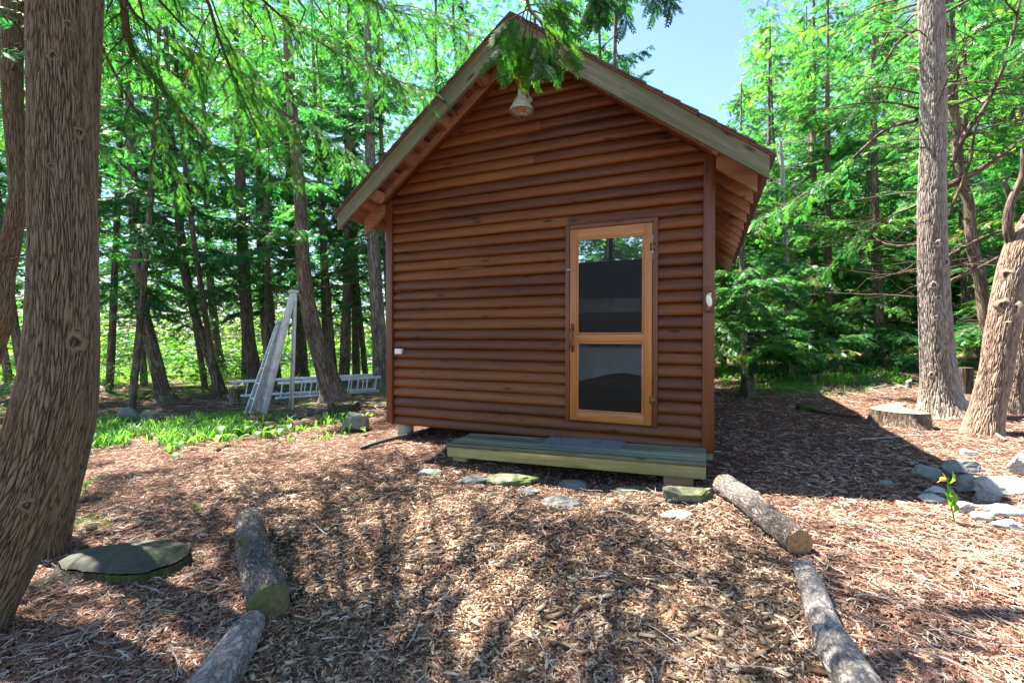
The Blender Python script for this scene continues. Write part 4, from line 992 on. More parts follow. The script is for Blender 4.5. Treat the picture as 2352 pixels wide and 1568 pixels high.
# world boxes (x0,x1,y0,y1,z0,z1,count) of leaf clumps added overhead to dapple the ground with shade
DAPPLE1 = [(-5.0, -1.55, 2.7, 4.6, 4.5, 5.3, 34), (-1.7, -.2, 3.15, 4.3, 4.5, 5.0, 13), (-2.3, -.8, 2.9, 3.7, 4.5, 4.9, 11)]
DAPPLE2 = [(-6.0, -1.8, 4.4, 7.0, 4.9, 6.2, 38)]
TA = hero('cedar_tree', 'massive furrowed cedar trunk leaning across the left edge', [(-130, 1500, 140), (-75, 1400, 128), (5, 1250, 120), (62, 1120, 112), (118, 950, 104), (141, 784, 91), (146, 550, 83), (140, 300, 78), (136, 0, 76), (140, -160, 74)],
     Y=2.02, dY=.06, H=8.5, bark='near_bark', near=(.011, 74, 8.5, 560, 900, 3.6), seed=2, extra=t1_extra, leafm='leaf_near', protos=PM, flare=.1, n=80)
hero('cedar_tree', 'slimmer second trunk close behind the massive left one', [(116, 1252, 46), (150, 1110, 43), (182, 960, 42), (190, 784, 41), (186, 550, 38), (192, 300, 36), (204, 0, 36), (210, -140, 34)],
     Y=2.85, dY=.04, H=9, bark='near_bark', near=(.010, 56, 8.5, 340, 700, 4.6), seed=4, extra=t2_extra, leafm='leaf_near', protos=PM, flare=.15, n=80)
hero('cedar_tree', 'curved cedar trunk cut off by the left frame edge', [(-110, 1060, 44), (-62, 900, 40), (-22, 800, 36), (2, 715, 32), (6, 640, 30), (24, 560, 26), (42, 450, 24), (38, 350, 26), (28, 200, 27), (30, 0, 28), (34, -120, 28)],
     Y=3.7, H=8, bark='near_bark', near=(.009, 44, 8, 220, 460, 4.6), seed=6, flare=.15, n=80, cr=dict(h0=3.2, Rm=1.8, nl=16, size=.2, dens=.7, dead=14))
def right_extra(wg, lv, o3, rg, axf, o):
    D = [([(2190, 375), (2215, 310), (2260, 250), (2290, 190), (2320, 110), (2352, -40)], 6.0, 5.4, .045, 0), ([(2180, 490), (2225, 380), (2240, 300), (2262, 250)], 6.0, 5.6, .026, 0),
         ([(2170, 430), (2250, 390), (2352, 320), (2480, 250)], 6.1, 5.4, .05, 1), ([(2175, 590), (2260, 545), (2340, 520), (2460, 500)], 6.1, 5.6, .034, 0), ([(2175, 650), (2260, 610), (2352, 560), (2450, 520)], 6.1, 5.5, .036, 0),
         ([(2110, 250), (2040, 235), (1950, 240), (1900, 255)], 6.0, 5.6, .022, 0), ([(2105, 275), (2030, 300), (1940, 380), (1840, 450), (1740, 500)], 6.2, 8.0, .030, 1), ([(2110, 215), (2030, 200), (1960, 210)], 6.0, 5.8, .016, 0),
         ([(2110, 470), (2040, 500), (1960, 560), (1900, 620)], 6.3, 7.6, .020, 1), ([(2108, 560), (2040, 555), (1990, 548), (1965, 520)], 6.1, 6.0, .012, 0), ([(2120, 60), (2060, 100), (2010, 190), (1960, 260)], 6.2, 7.0, .028, 1),
         ([(2160, 230), (2145, 140), (2138, 60), (2130, -60)], 5.85, 5.7, .040, 0)]
    for pts, a, b, r, lf in D:
        p = pxlimb(o3, pts, a, b, 12)
        if lf: leafy(wg, lv, p, r, rg, .7, .2, .3, .35, tone=.6, droop=.6)
        else:
            tube(wg, p, np.linspace(r * .75, r * .28, len(p)), 8, cap=False)
            for i in range(2, len(p), 2): deadlimb(wg, p[i], rg.uniform(0, 6.28), rg.uniform(.4, .9), rg, r * .3, rg.uniform(-.2, .5))
    for k in range(26): deadlimb(wg, axf(rg.uniform(1.5, 4.6)), rg.uniform(0, 6.28), rg.uniform(.6, 1.7), rg, rg.uniform(.006, .012), rg.uniform(-.2, .3))
    canopy(wg, lv, axf, o3, [(4.2, 8.5, 5.5, 8.5, 4.6, 7.5, 18)], rg, tone=.6)
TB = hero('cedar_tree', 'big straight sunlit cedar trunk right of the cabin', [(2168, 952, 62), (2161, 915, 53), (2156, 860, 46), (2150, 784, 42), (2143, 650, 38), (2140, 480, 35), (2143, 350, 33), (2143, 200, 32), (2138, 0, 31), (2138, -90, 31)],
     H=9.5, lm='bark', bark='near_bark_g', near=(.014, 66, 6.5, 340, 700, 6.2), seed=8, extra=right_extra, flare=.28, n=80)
def fork_extra(wg, lv, o3, rg, axf, o):
    p = pxlimb(o3, [(2330, 575), (2316, 530), (2318, 480), (2332, 440), (2350, 400), (2352, 340)], 4.86, 4.7, 14); tube(wg, p, np.linspace(.05, .025, 14), 14, cap=False)
    p = pxlimb(o3, [(2326, 475), (2312, 430), (2306, 415)], 4.84, 4.8, 6); tube(wg, p, np.linspace(.03, .012, 6), 10)
    canopy(wg, lv, axf, o3, [(5.2, 7.2, 4.0, 6.0, 4.2, 5.8, 6)], rg, tone=.6)
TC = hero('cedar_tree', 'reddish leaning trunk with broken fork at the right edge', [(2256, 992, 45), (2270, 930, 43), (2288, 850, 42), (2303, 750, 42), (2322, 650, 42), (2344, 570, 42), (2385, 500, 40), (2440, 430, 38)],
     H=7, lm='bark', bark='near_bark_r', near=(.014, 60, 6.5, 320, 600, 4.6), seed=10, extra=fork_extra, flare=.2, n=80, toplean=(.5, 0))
hero('cedar_tree', 'mossy-footed trunk half hidden behind the reddish leaning one', [(2326, 948, 30), (2330, 880, 30), (2340, 800, 30), (2358, 700, 30), (2382, 560, 29)],
     H=7, bark='near_bark_r', near=(.012, 46, 6.5, 220, 420, 4.6), seed=12, flare=.3, n=80, toplean=(.3, .3))
hero('cedar_tree', 'dark crooked trunk rising behind the big right trunk', [(2286, 880, 22), (2275, 800, 18), (2262, 720, 17), (2252, 640, 16), (2232, 560, 15), (2225, 470, 14), (2205, 400, 14), (2190, 250, 13), (2183, 100, 12), (2180, 0, 12)],
     H=9, bark='bark', seed=14, cr=dict(h0=3.4, Rm=2.0, nl=26, size=.24, dens=.8, dead=26, tone=.6), n=80, seg=28)
knots(TA, [(155, 57, 6), (122, 129, 7), (182, 305, 7), (118, 382, 5), (172, 786, 13), (175, 762, 6), (62, 1160, 9), (204, 450, 4)], 'near_bark')
knots(TB, [(2153, 560, 5), (2172, 602, 5), (2145, 655, 5), (2155, 685, 4), (2148, 730, 4), (2140, 860, 4)], 'near_bark_g')
knots(TC, [(2313, 632, 8), (2305, 702, 9), (2330, 710, 9), (2312, 745, 5)], 'near_bark_r')
# overhead tree whose low branch hangs into the top of the picture
def hang_extra(wg, lv, o3, rg, axf, o):
    Y = 2.35; hb = Geo(); hl = Leaves(); o_ = o3
    def q(pts, Y0=Y, Y1=Y, n=8): return pxlimb(o_, pts, Y0, Y1, n)
    stem = q([(1180, -500), (1195, -160), (1210, 0), (1235, 42), (1272, 84), (1305, 120)], 2.9, 2.3, 16); tube(hb, stem, np.linspace(.016, .004, 16), 8, cap=False)
    tube(hb, spline([axf(4.6), P(1180, -500, 2.9) - o_], 8), .018, 8, cap=False)
    tw = [[(1212, 8), (1190, 60), (1165, 100), (1148, 118)], [(1214, 12), (1205, 70), (1190, 130), (1184, 152)], [(1220, 25), (1215, 90), (1208, 130), (1214, 160)], [(1228, 35), (1235, 90), (1240, 130), (1246, 150)],
          [(1240, 48), (1255, 90), (1262, 120), (1262, 140)], [(1225, 25), (1262, 40), (1290, 60), (1308, 84)], [(1218, 12), (1250, 10), (1285, 20), (1310, 46)], [(1255, 66), (1282, 96), (1300, 110), (1306, 128)], [(1216, 20), (1180, 40), (1160, 60), (1150, 84)],
          [(1230, 40), (1222, 80), (1226, 110), (1230, 140)], [(1210, 0), (1235, -8), (1270, -5), (1300, 10)]]
    for i, t in enumerate(tw):
        p = q(t, 2.35 + rg.uniform(-.06, .06), 2.35 + rg.uniform(-.12, .12), 7); tube(hb, p, np.linspace(.004, .0015, 7), 5, cap=False)
        for k in range(8):
            u = .25 + .75 * (k + rg.rand() * .6) / 8; j = min(int(u * 6), 5); pp = p[j] + (p[j + 1] - p[j]) * (u * 6 - j); d = unit(p[j + 1] - p[j]); e = 1 if k % 2 else -1
            sd = unit(d * .7 + np.array([e * .45, rg.uniform(-.4, .4), -.55])); 
            hl.put(pp, sd, unit(np.array([rg.uniform(-.4, .4), -1, .5 + rg.uniform(-.4, .4)])), rg.uniform(.12, .19), .96 if rg.rand() < .035 else rg.uniform(.15, .9))
    # second, higher bough to the right
    for i in range(9):
        x = rg.uniform(1330, 1560); p = q([(x - 40, -140), (x - 15, -60), (x, -10), (x + rg.uniform(-10, 25), rg.uniform(10, 62) * (1 if x < 1450 else .3))], 2.9, 2.8, 7); tube(hb, p, np.linspace(.005, .0015, 7), 5, cap=False)
        for k in range(11):
            u = .1 + .9 * (k + rg.rand() * .6) / 11; j = min(int(u * 6), 5); pp = p[j] + (p[j + 1] - p[j]) * (u * 6 - j); d = unit(p[j + 1] - p[j]); e = 1 if k % 2 else -1
            hl.put(pp, unit(d * .7 + np.array([e * .5, rg.uniform(-.5, .5), -.5])), unit(np.array([rg.uniform(-.5, .5), -1, .6])), rg.uniform(.12, .19), rg.uniform(.1, .6))
    tube(hb, spline([stem[3], P(1330, -330, 2.95) - o_, P(1540, -150, 2.9) - o_], 12), .010, 6, cap=False)
    for i in range(9): x = 1300 + i * 28; tube(hb, spline([P(x, -330 + i * 18, 2.93) - o_, P(x, -140, 2.9) - o_], 4), .004, 4, cap=False)
    bo = hb.obj('hanging_branch', M['bark'], o, smooth=True); lg = Geo(); hl.to(lg, PF, rg); lg.obj('sprays', M['leaf_near'], bo)
    canopy(wg, lv, axf, o3, DAPPLE3, rg)
DAPPLE3 = [(.1, 1.1, 2.3, 3.0, 4.7, 5.0, 6), (-2.8, -1.4, 1.6, 2.6, 4.2, 5.4, 7)]  # clumps added above the view to throw dappled shade on the foreground
hero('cedar_tree', 'cedar whose low green branch hangs over the cabin roof peak', [(-900, 3600, 160), (-950, 784, 150), (-950, -200, 130)], Y=.75, H=7.5, bark='bark', seed=16, extra=hang_extra, leafm='leaf_near', protos=PM, n=40, seg=24)

# ------------------------------------------------------------ trees around the clearing
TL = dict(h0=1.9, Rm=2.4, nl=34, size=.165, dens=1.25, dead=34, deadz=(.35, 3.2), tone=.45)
mid = [
 ('grey trunk curving at the foot, right behind the ladders', [(768, 920, 34), (757, 880, 27), (738, 820, 22), (716, 740, 20), (702, 660, 18), (694, 560, 16), (690, 470, 15), (676, 300, 13), (662, 120, 11)], 'bark', dict(h0=2.8, Rm=2.4, nl=30, size=.16, dens=1.2, dead=20, deadz=(1.4, 3.4), tone=.45), 3),
 ('leaning brown trunk farthest left of the ladders', [(388, 926, 24), (372, 890, 19), (350, 800, 17), (330, 720, 16), (318, 640, 15), (312, 560, 14)], 'bark_far', TL, 0),
 ('bent trunk directly left of the stepladder', [(592, 892, 22), (584, 850, 18), (574, 790, 15), (566, 720, 15), (562, 640, 14), (556, 540, 13)], 'bark', TL, 0),
 ('dark slanting trunk third from the left in the stand', [(506, 905, 16), (492, 850, 13), (470, 790, 12), (447, 720, 11), (428, 640, 11), (416, 560, 10)], 'bark_far', TL, 0),
 ('dark straight trunk between two slanting ones', [(512, 862, 12), (498, 790, 11), (488, 700, 10), (482, 620, 10)], 'bark_far', TL, 0),
 ('slender dark trunk just behind the bent one', [(622, 880, 12), (612, 780, 11), (604, 680, 10), (598, 560, 9)], 'bark_far', TL, 0),
 ('grey upright trunk beside the cabin left corner', [(875, 894, 19), (872, 800, 17), (866, 700, 16), (860, 600, 15), (856, 500, 14), (850, 340, 12)], 'bark_grey', dict(h0=3.6, Rm=2.0, nl=20, size=.16, dens=1.2, dead=24, deadz=(.5, 3.5), tone=.4), 0),
 ('dark trunk seen between ladder tree and cabin', [(790, 878, 13), (794, 780, 12), (798, 640, 11), (800, 480, 10)], 'bark_far', TL, 0),
 ('thin brown trunk right of the dark one, left of cabin', [(818, 872, 9), (817, 760, 9), (815, 600, 8), (812, 450, 8)], 'bark', TL, 0),
 ('broad shaded trunk behind the top of the tall stepladder', [(694, 872, 17), (688, 780, 16), (680, 660, 15), (672, 540, 13)], 'bark_far', TL, 0),
 ('spindly black trunk behind the ladder tree', [(752, 868, 8), (746, 720, 8), (742, 560, 7)], 'bark_far', TL, 0),
]
for i, (lab, pts, bk, cr, Yy) in enumerate(mid):
    hero('cedar_tree', lab, pts, H=12.5 + (i * 37 % 30) / 10, bark=bk, cr=cr, seed=30 + i, flare=.3, n=44)
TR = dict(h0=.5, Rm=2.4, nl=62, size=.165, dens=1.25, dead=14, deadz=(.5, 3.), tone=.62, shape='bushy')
rt = [
 ('bare bleached snag with dead twigs above the eave right side', [(1816, 852, 9), (1810, 700, 8), (1806, 600, 7.5), (1800, 450, 6.5), (1793, 326, 4)], 'snag', dict(h0=3, Rm=.5, nl=0, dead=44, deadz=(1.5, 6.2), deadL=(.3, 1.0)), 6.4),
 ('dark straight trunk just left of the bleached snag', [(1778, 802, 11), (1776, 700, 9.5), (1772, 560, 8.5), (1768, 430, 7)], 'bark_far', dict(h0=4.5, Rm=1.8, nl=26, size=.175, dens=1.1, dead=30, deadz=(.6, 5), tone=.6), 12),
 ('mid-grey trunk at back of the right clearing', [(1905, 796, 13), (1904, 700, 11), (1902, 600, 10)], 'bark', TR, 11),
 ('slim mossy trunk nearest the cabin on the right', [(1712, 868, 8), (1708, 740, 8), (1704, 600, 7)], 'bark_grey', TR, 7),
 ('young trunk right next to the cabin corner', [(1662, 852, 7), (1664, 740, 7), (1660, 620, 6)], 'bark_far', TR, 6.5),
 ('shaded trunk deep behind the crooked one at right', [(2232, 800, 20), (2226, 700, 18), (2220, 600, 16), (2216, 480, 14)], 'bark', dict(h0=2.5, Rm=2.4, nl=36, size=.165, dens=1.2, dead=26, deadz=(.5, 3.), tone=.62), 11),
 ('leafy cedar filling the space left of the big right trunk', [(2020, 838, 14), (2018, 700, 12), (2012, 560, 11)], 'bark', TR, 11),
 ('tall leafy cedar above the bleached snag', [(1872, 826, 12), (1870, 680, 11), (1868, 500, 10)], 'bark', TR, 12),
]
for i, (lab, pts, bk, cr, H) in enumerate(rt):
    hero('cedar_tree' if 'snag' not in lab else 'dead_tree', lab, pts, H=H, bark=bk, cr=cr, seed=60 + i, flare=.3, n=44)
# prototypes for the stand behind, then copies
def proto(label, H, cr, seed, bark='bark_far', r=.11, group=None):
    rg = np.random.RandomState(seed); o = empty('cedar_tree', (0, 0, 0)); tag(o, label, 'tree', group)
    lean = rg.normal(size=2) * .25; path = spline([(0, 0, -.3), (0, 0, 0), (lean[0], lean[1], H * .35), (lean[0] * 1.6, lean[1] * 1.6, H * .7), (lean[0] * 1.8, lean[1] * 1.8, H)], 30)
    wg = Geo(); tube(wg, path, np.linspace(r * 1.15, .015, 30), 12, disp=lambda th, L, rr: (fbm(np.cos(th) * 2, np.sin(th) * 2, L * 1.5, 2, seed) - .5) * .25, cap=False)
    def axf(h): return np.array([np.interp(h, path[:, 2], path[:, 0]), np.interp(h, path[:, 2], path[:, 1]), h])
    lv = Leaves(); crown(wg, lv, axf, H=H, rg=rg, **cr); wg.obj('trunk', M[bark], o, smooth=True); lg = Geo(); lv.to(lg, PC, rg); lg.obj('crown', M['leaf'], o); return o
def copy_tree(o, label=None, group=None):
    r = o.copy(); COL.objects.link(r)
    if label: r['label'] = label
    if group: r['group'] = group
    for ch in o.children: c = ch.copy(); COL.objects.link(c); c.parent = r
    return r
GL, GRt, GB = 'slender cedars in the dense stand left of the cabin', 'leafy cedars closing the clearing right of the cabin', 'tall cedars behind the cabin roof'
LL = 'slender dark cedar deep in the dense stand left of the cabin'; LR = 'bushy bright cedar in the green wall right of the cabin'; LB = 'tall cedar crown showing above the cabin roof'
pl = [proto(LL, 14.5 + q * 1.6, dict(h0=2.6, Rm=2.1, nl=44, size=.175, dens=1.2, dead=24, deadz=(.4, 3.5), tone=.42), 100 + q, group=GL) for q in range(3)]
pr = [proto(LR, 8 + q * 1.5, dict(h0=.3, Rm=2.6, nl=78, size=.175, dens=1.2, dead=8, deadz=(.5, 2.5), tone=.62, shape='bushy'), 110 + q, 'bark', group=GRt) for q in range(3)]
def place(o, x, y, s=1.0, rz=0): o.location = (x, y, float(gfull(x, y)) - .02); o.rotation_euler.z = rz; o.scale = (s, s, s)
rg = np.random.RandomState(5)
used = set()
def stand(protos, spots, label, group):
    for (x, y, s_) in spots:
        q = rg.randint(len(protos)); k = (id(protos), q)
        o = protos[q] if k not in used else copy_tree(protos[q], label, group)
        if k not in used: used.add(k); tag(o, label, 'tree', group)
        place(o, x, y, s_, rg.uniform(0, 6.28))
def pg(px, Y): return (px - 1176) / F * Y
sL = [(pg(px, Y), Y, s_) for px, Y, s_ in ((250, 13, 1), (330, 15, 1.1), (470, 14.2, .9), (560, 16.5, 1.0), (640, 15, 1), (770, 14.5, 1), (840, 15.5, 1.0), (900, 13, .95), (150, 11.5, 1), (60, 10, .9), (-60, 12, 1), (20, 16, 1.2), (500, 11.8, .8), (300, 9.6, .75), (-200, 8, 1), (610, 12.6, .85), (200, 16, 1.0))]
sB = [(pg(px, Y), Y, s_) for px, Y, s_ in ((1000, 15, 1.0), (1120, 17, 1.1), (1240, 16, .95), (1345, 14.5, .95), (1425, 15.5, 1.05), (1300, 19, 1.1), (1385, 14, 1.0))]
sR = [(pg(px, Y), Y, s_) for px, Y, s_ in ((1700, 20, 1.0), (1750, 19, 1.0), (1830, 17.5, 1.15), (1900, 20, 1.4), (1960, 17, 1.35), (2050, 18.5, 1.5), (2110, 15, 1.1), (2180, 17, 1.45), (2260, 14, 1.1), (2330, 16, 1.4), (2400, 11.5, 1), (2500, 14, 1.3), (2010, 14.5, .55), (1640, 18, .6), (2380, 8.6, .8), (2650, 9, 1), (1600, 22, .62), (1760, 22, .9), (1990, 24, 1.7), (2200, 23, 1.7), (2420, 20, 1.6))]
stand(pl, sL, LL, GL); 
GBp = [copy_tree(p, LB, GB) for p in pl]; [used.add(0)]
stand(GBp, sB, LB, GB); stand(pr, sR, LR, GRt)

# ------------------------------------------------------------ far woodland, undergrowth
rg = np.random.RandomState(77)
def mass(name, n, xr, yr, zf, size, tone, label=None, thr=.42, mat='leaf', kind='stuff', sc=.35, protos=PC):
    x = rg.uniform(*xr, n * 3); y = rg.uniform(*yr, n * 3); z = rg.rand(n * 3) * zf(x, y)
    k = fbm(x * sc, y * sc, z * sc * 1.6, 3, 31) > thr; x, y, z = x[k][:n], y[k][:n], z[k][:n]; m = len(x)
    a = rg.uniform(0, 6.28, m); D = np.stack([np.cos(a), np.sin(a), rg.uniform(-.9, .2, m)], -1); Nn = np.stack([rg.normal(size=m) * .5, rg.normal(size=m) * .5 - .3, np.ones(m) * .8], -1)
    g = Geo(); scatter(g, protos, np.stack([x, y, z + gz(x, y)], -1), D, Nn, size * rg.uniform(.6, 1.3, m), np.clip(tone + rg.normal(size=m) * .2 + (fbm(x * .5, y * .5, z * .5, 2, 3) - .5) * .9, 0, .98), rg)
    return tag(g.obj(name, M[mat]), kind=kind)
def zfar(x, y): a = x / y; return np.where((a > .22) & (a < .50), 11.5, 26.0)
mass('distant_woodland', 90000, (-56, 52), (31, 42), zfar, .66, .68, thr=.40)
mass('undergrowth', 30000, (-40, 0), (18.5, 31), lambda x, y: .6 + (y - 17) * .95 * fbm(x * .35, y * .35, 0 * x, 2, 8), .30, .92, thr=.42, sc=.6)
mass('undergrowth', 12000, (4.5, 26), (13.5, 23), lambda x, y: .5 + 3.2 * fbm(x * .6, y * .6, 0 * x, 2, 18) ** 2, .20, .80, thr=.46, sc=.9)
mass('undergrowth', 2600, (-26, -8), (7, 16), lambda x, y: .5 + 1.5 * fbm(x * .5, y * .5, 0 * x, 2, 8) ** 2, .2, .8, thr=.5, sc=.8)

# ------------------------------------------------------------ ground litter
def sampley(n, lo, hi, pw):
    u = rg.rand(n); a, b = lo ** (1 - pw), hi ** (1 - pw); return (a + (b - a) * u) ** (1 / (1 - pw))
logL = [G(*q) for q in ((440, 1640), (520, 1530), (590, 1420), (598, 1300), (572, 1192), (470, 1120), (350, 1090))]
logR = [G(*q) for q in ((2000, 1640), (1932, 1505), (1860, 1330), (1765, 1190), (1664, 1114), (1560, 1085), (1500, 1075))]
def xl(y): q = sorted(logL, key=lambda p: p[1]); return np.interp(y, [p[1] for p in q], [p[0] for p in q])
def xr(y): q = sorted(logR, key=lambda p: p[1]); return np.interp(y, [p[1] for p in q], [p[0] for p in q])
def chipness(x, y):
    nz = (fbm(x * 2.2, y * 2.2, 0 * x, 3, 44) - .5) * .7
    a = np.clip((x - xl(y) + nz * .6) / .25 + .3, 0, 1) * np.clip((xr(y) - x + nz * .6) / .25 + .3, 0, 1)
    return a * np.clip((4.9 - y + nz) / .8, 0, 1)
def ground_scatter(name, protos, n, ylo, yhi, pw, size, rndf, mat, keep=None, tilt=.3, lift=.004, spread=1.22, mult=None, vert=None, dirup=0.0):
    y = sampley(n, ylo, yhi, pw); x = (rg.rand(n) * 2 - 1) * (spread * y + .3)
    m = np.ones(n, bool) if keep is None else rg.rand(n) < keep(x, y); lc = w2l(x, y)
    m &= ~((lc[0] > .3) & (lc[0] < W - .1) & (lc[1] > .6) & (lc[1] < DEP)); x, y = x[m], y[m]; n = len(x)
    z = gfull(x, y); a = rg.uniform(0, 6.2832, n)
    D = np.stack([np.cos(a), np.sin(a), rg.normal(size=n) * tilt * .6 + dirup], -1); Nn = np.stack([rg.normal(size=n) * tilt, rg.normal(size=n) * tilt, np.ones(n)], -1)
    s_ = size[0] + (size[1] - size[0]) * rg.rand(n) ** 1.8; r_ = rndf(x, y, n)
    g = Geo(); scatter(g, protos, np.stack([x, y, z + lift + rg.rand(n) * lift * 2], -1), D, Nn, s_, r_, rg); return tag(g.obj(name, M[mat]), kind='stuff')
def w2l(x, y): dx, dy = x - LX, y - LY; return dx * UC[0] + dy * UC[1], dx * VC[0] + dy * VC[1]
def chip_proto(seed):
    r = random.Random(seed); w_ = r.uniform(.22, .5); t = r.uniform(.05, .11); pts = [(-.5, -w_ / 2 * r.uniform(.3, 1)), (.5, -w_ / 2 * r.uniform(.3, 1)), (.5 * r.uniform(.7, 1.1), w_ / 2 * r.uniform(.3, 1)), (-.5 * r.uniform(.7, 1.1), w_ / 2 * r.uniform(.4, 1))]
    V = [(a, b, r.uniform(-.02, .02)) for a, b in pts] + [(a, b, t + r.uniform(-.03, .03)) for a, b in pts]
    return np.array(V), np.array([[4, 5, 6, 7], [0, 1, 5, 4], [1, 2, 6, 5], [2, 3, 7, 6], [3, 0, 4, 7]])
def strip_proto(seed, n=3, w_=.05, bend=.25):
    r = random.Random(seed); x = np.linspace(0, 1, n + 1); c = r.uniform(-bend, bend); c2 = r.uniform(-bend, bend) * .5; V = []
    for i, q in enumerate(x):
        yy = c * math.sin(q * 3.1) + c2 * math.sin(q * 6); zz = .04 * math.sin(q * 5 + seed); ww = w_ * (1 - .5 * q)
        V += [(q - .5, yy - ww, zz), (q - .5, yy + ww, zz), (q - .5, yy, zz + ww * 1.2)]
    F_ = []
    for i in range(n):
        for a, b in ((1, 2), (2, 0)): F_.append([i * 3 + a, i * 3 + b, i * 3 + 3 + b, i * 3 + 3 + a])
    return np.array(V), np.array(F_)
CHP = [chip_proto(q) for q in range(8)]; STP = [strip_proto(q) for q in range(8)]; TWP = [strip_proto(q + 20, 6, .012, .10) for q in range(8)]
FRD = [spray_coarse(q + 50, 3) for q in range(4)]
ground_scatter('wood_chips', CHP, 175000, 1.25, 5.2, 1.25, (.009, .036), lambda x, y, n: np.clip(rg.rand(n) ** 1.25, 0, 1), 'chips', keep=lambda x, y: chipness(x, y) * .93 + .03, tilt=.32)
ground_scatter('wood_chips', CHP, 20000, 1.25, 4.6, 1.1, (.025, .07), lambda x, y, n: np.clip(rg.rand(n), 0, 1), 'chips', keep=lambda x, y: chipness(x, y) * .16 + .006, tilt=.25, lift=.007)
nod = lambda x, y: 1 - .38 * chipness(x, y)
ground_scatter('cedar_litter', FRD, 90000, 1.25, 11, 1.15, (.02, .062), lambda x, y, n: np.clip(.45 + rg.normal(size=n) * .22, 0, 1), 'needles', keep=nod, tilt=.3)
ground_scatter('cedar_litter', STP, 110000, 1.25, 13, 1.1, (.02, .085), lambda x, y, n: np.clip(.5 + rg.normal(size=n) * .3, 0, 1), 'needles', keep=lambda x, y: 1 - .55 * chipness(x, y), tilt=.25)
ground_scatter('dead_twigs', TWP, 5000, 1.3, 15, .98, (.05, .26), lambda x, y, n: rg.rand(n), 'twigs', keep=lambda x, y: 1 - .6 * chipness(x, y), tilt=.12, lift=.010)
ground_scatter('dead_twigs', TWP, 4000, 7.5, 18, .2, (.15, .6), lambda x, y, n: rg.rand(n), 'twigs', tilt=.22, lift=.02)
# a few larger sticks
def stick(label, pts, r, mat='root', grp='loose sticks on the forest floor'):
    q = [G(a, b) for a, b in pts]; o3 = q[0].copy(); g = Geo()
    for p in q: p[2] = float(gfull(p[0], p[1])) + r * .9
    tube(g, spline([p - o3 for p in q], 16), np.linspace(r, r * .5, 16), 8); o = g.obj('stick', M[mat], smooth=True); o.location = [float(c) for c in o3]; tag(o, label, 'stick', grp)
stick('pale stick crossing the ground in front of the shadow stump', [(1975, 1010), (2060, 1008), (2130, 1003)], .010)
stick('bleached bent stick at the foot of the reddish trunk', [(2262, 986), (2282, 996), (2310, 1014)], .022)
stick('short brown branch piece lying in the cabin shadow', [(1865, 1002), (1890, 998), (1915, 990)], .018, 'bark')
stick('grey stick leaning over the mossy stump top edge', [(330, 1330), (372, 1300), (405, 1282)], .008)
stick('thin straight stick running left from the mossy stump', [(140, 1294), (200, 1282), (282, 1268)], .007, 'bark')
stick('long thin stick in the sunlit litter at lower right', [(1960, 1208), (2030, 1222), (2100, 1250)], .006, 'bark')
stick('brown stick near the lower right frame edge', [(2180, 1436), (2260, 1460), (2350, 1478)], .007)
stick('forked grey stick in front of the left curved log', [(700, 1232), (712, 1262), (722, 1288)], .005)
# mossy stick ending in a green knob
q0, q1, q2, q3 = [G(*q) for q in ((1832, 942), (1862, 946), (1900, 956), (1978, 966))]; g = Geo(); o3 = q0.copy()
tube(g, spline([q - o3 + np.array([0, 0, .04]) for q in (q0, q1, q2, q3)], 24), np.interp(np.linspace(0, 1, 24), [0, .12, .35, .5, 1], [.05, .075, .035, .022, .010]), 12); o = g.obj('mossy_branch', M['bark_moss'], smooth=True); o.location = [float(c) for c in o3]; tag(o, 'fallen branch with thick moss-green end in the cabin shadow', 'branch')

# ------------------------------------------------------------ green plants
def blade_proto(seed, n=4, w_=.10, bend=.5):
    r = random.Random(seed); V = []; b = bend * r.uniform(.5, 1.2)
    for i in range(n + 1):
        t = i / n; ww = w_ * math.sin(min(1, t * 1.0 + .12) * math.pi * .93) ** .8; ang = b * t
        V += [(math.sin(ang) * t * .8, -ww, math.cos(ang) * t), (math.sin(ang) * t * .8, ww, math.cos(ang) * t)]
    return np.array(V), np.array([[i * 2, i * 2 + 1, i * 2 + 3, i * 2 + 2] for i in range(n)])
def upscatter(g, protos, x, y, s_, rnd):
    n = len(x); a = rg.uniform(0, 6.2832, n); D = np.stack([np.cos(a), np.sin(a), rg.normal(size=n) * .15], -1); Nn = np.stack([rg.normal(size=n) * .12, rg.normal(size=n) * .12, np.ones(n)], -1)
    scatter(g, protos, np.stack([x, y, gfull(x, y) - .005], -1), D, Nn, s_, rnd, rg)
BL = [blade_proto(q, 4, .13, .7) for q in range(5)]; GRS = [blade_proto(q + 9, 3, .028, .9) for q in range(5)]
def inpoly(x, y, poly):
    c = np.zeros(len(x), bool); j = len(poly) - 1
    for i in range(len(poly)):
        xi, yi, xj, yj = poly[i][0], poly[i][1], poly[j][0], poly[j][1]
        c ^= ((yi > y) != (yj > y)) & (x < (xj - xi) * (y - yi) / (yj - yi + 1e-12) + xi); j = i
    return c
def patch(name, pxpoly, n, protos, size, tone, thr=.4, label=None, sc=1.6):
    P_ = [G(*q)[:2] for q in pxpoly]; xs = [p[0] for p in P_]; ys = [p[1] for p in P_]; x = rg.uniform(min(xs), max(xs), n * 4); y = rg.uniform(min(ys), max(ys), n * 4)
    k = inpoly(x, y, P_) & (fbm(x * sc, y * sc, 0 * x, 3, 61) > thr); x, y = x[k][:n], y[k][:n]; g = Geo(); m = len(x)
    upscatter(g, protos, x, y, rg.uniform(*size, m), np.clip(tone + rg.normal(size=m) * .25, 0, 1)); return tag(g.obj(name, M['grass']), kind='stuff')
gpoly = [(150, 985), (240, 968), (420, 962), (560, 958), (600, 985), (540, 1005), (470, 1015), (400, 1035), (320, 1052), (150, 1075)]
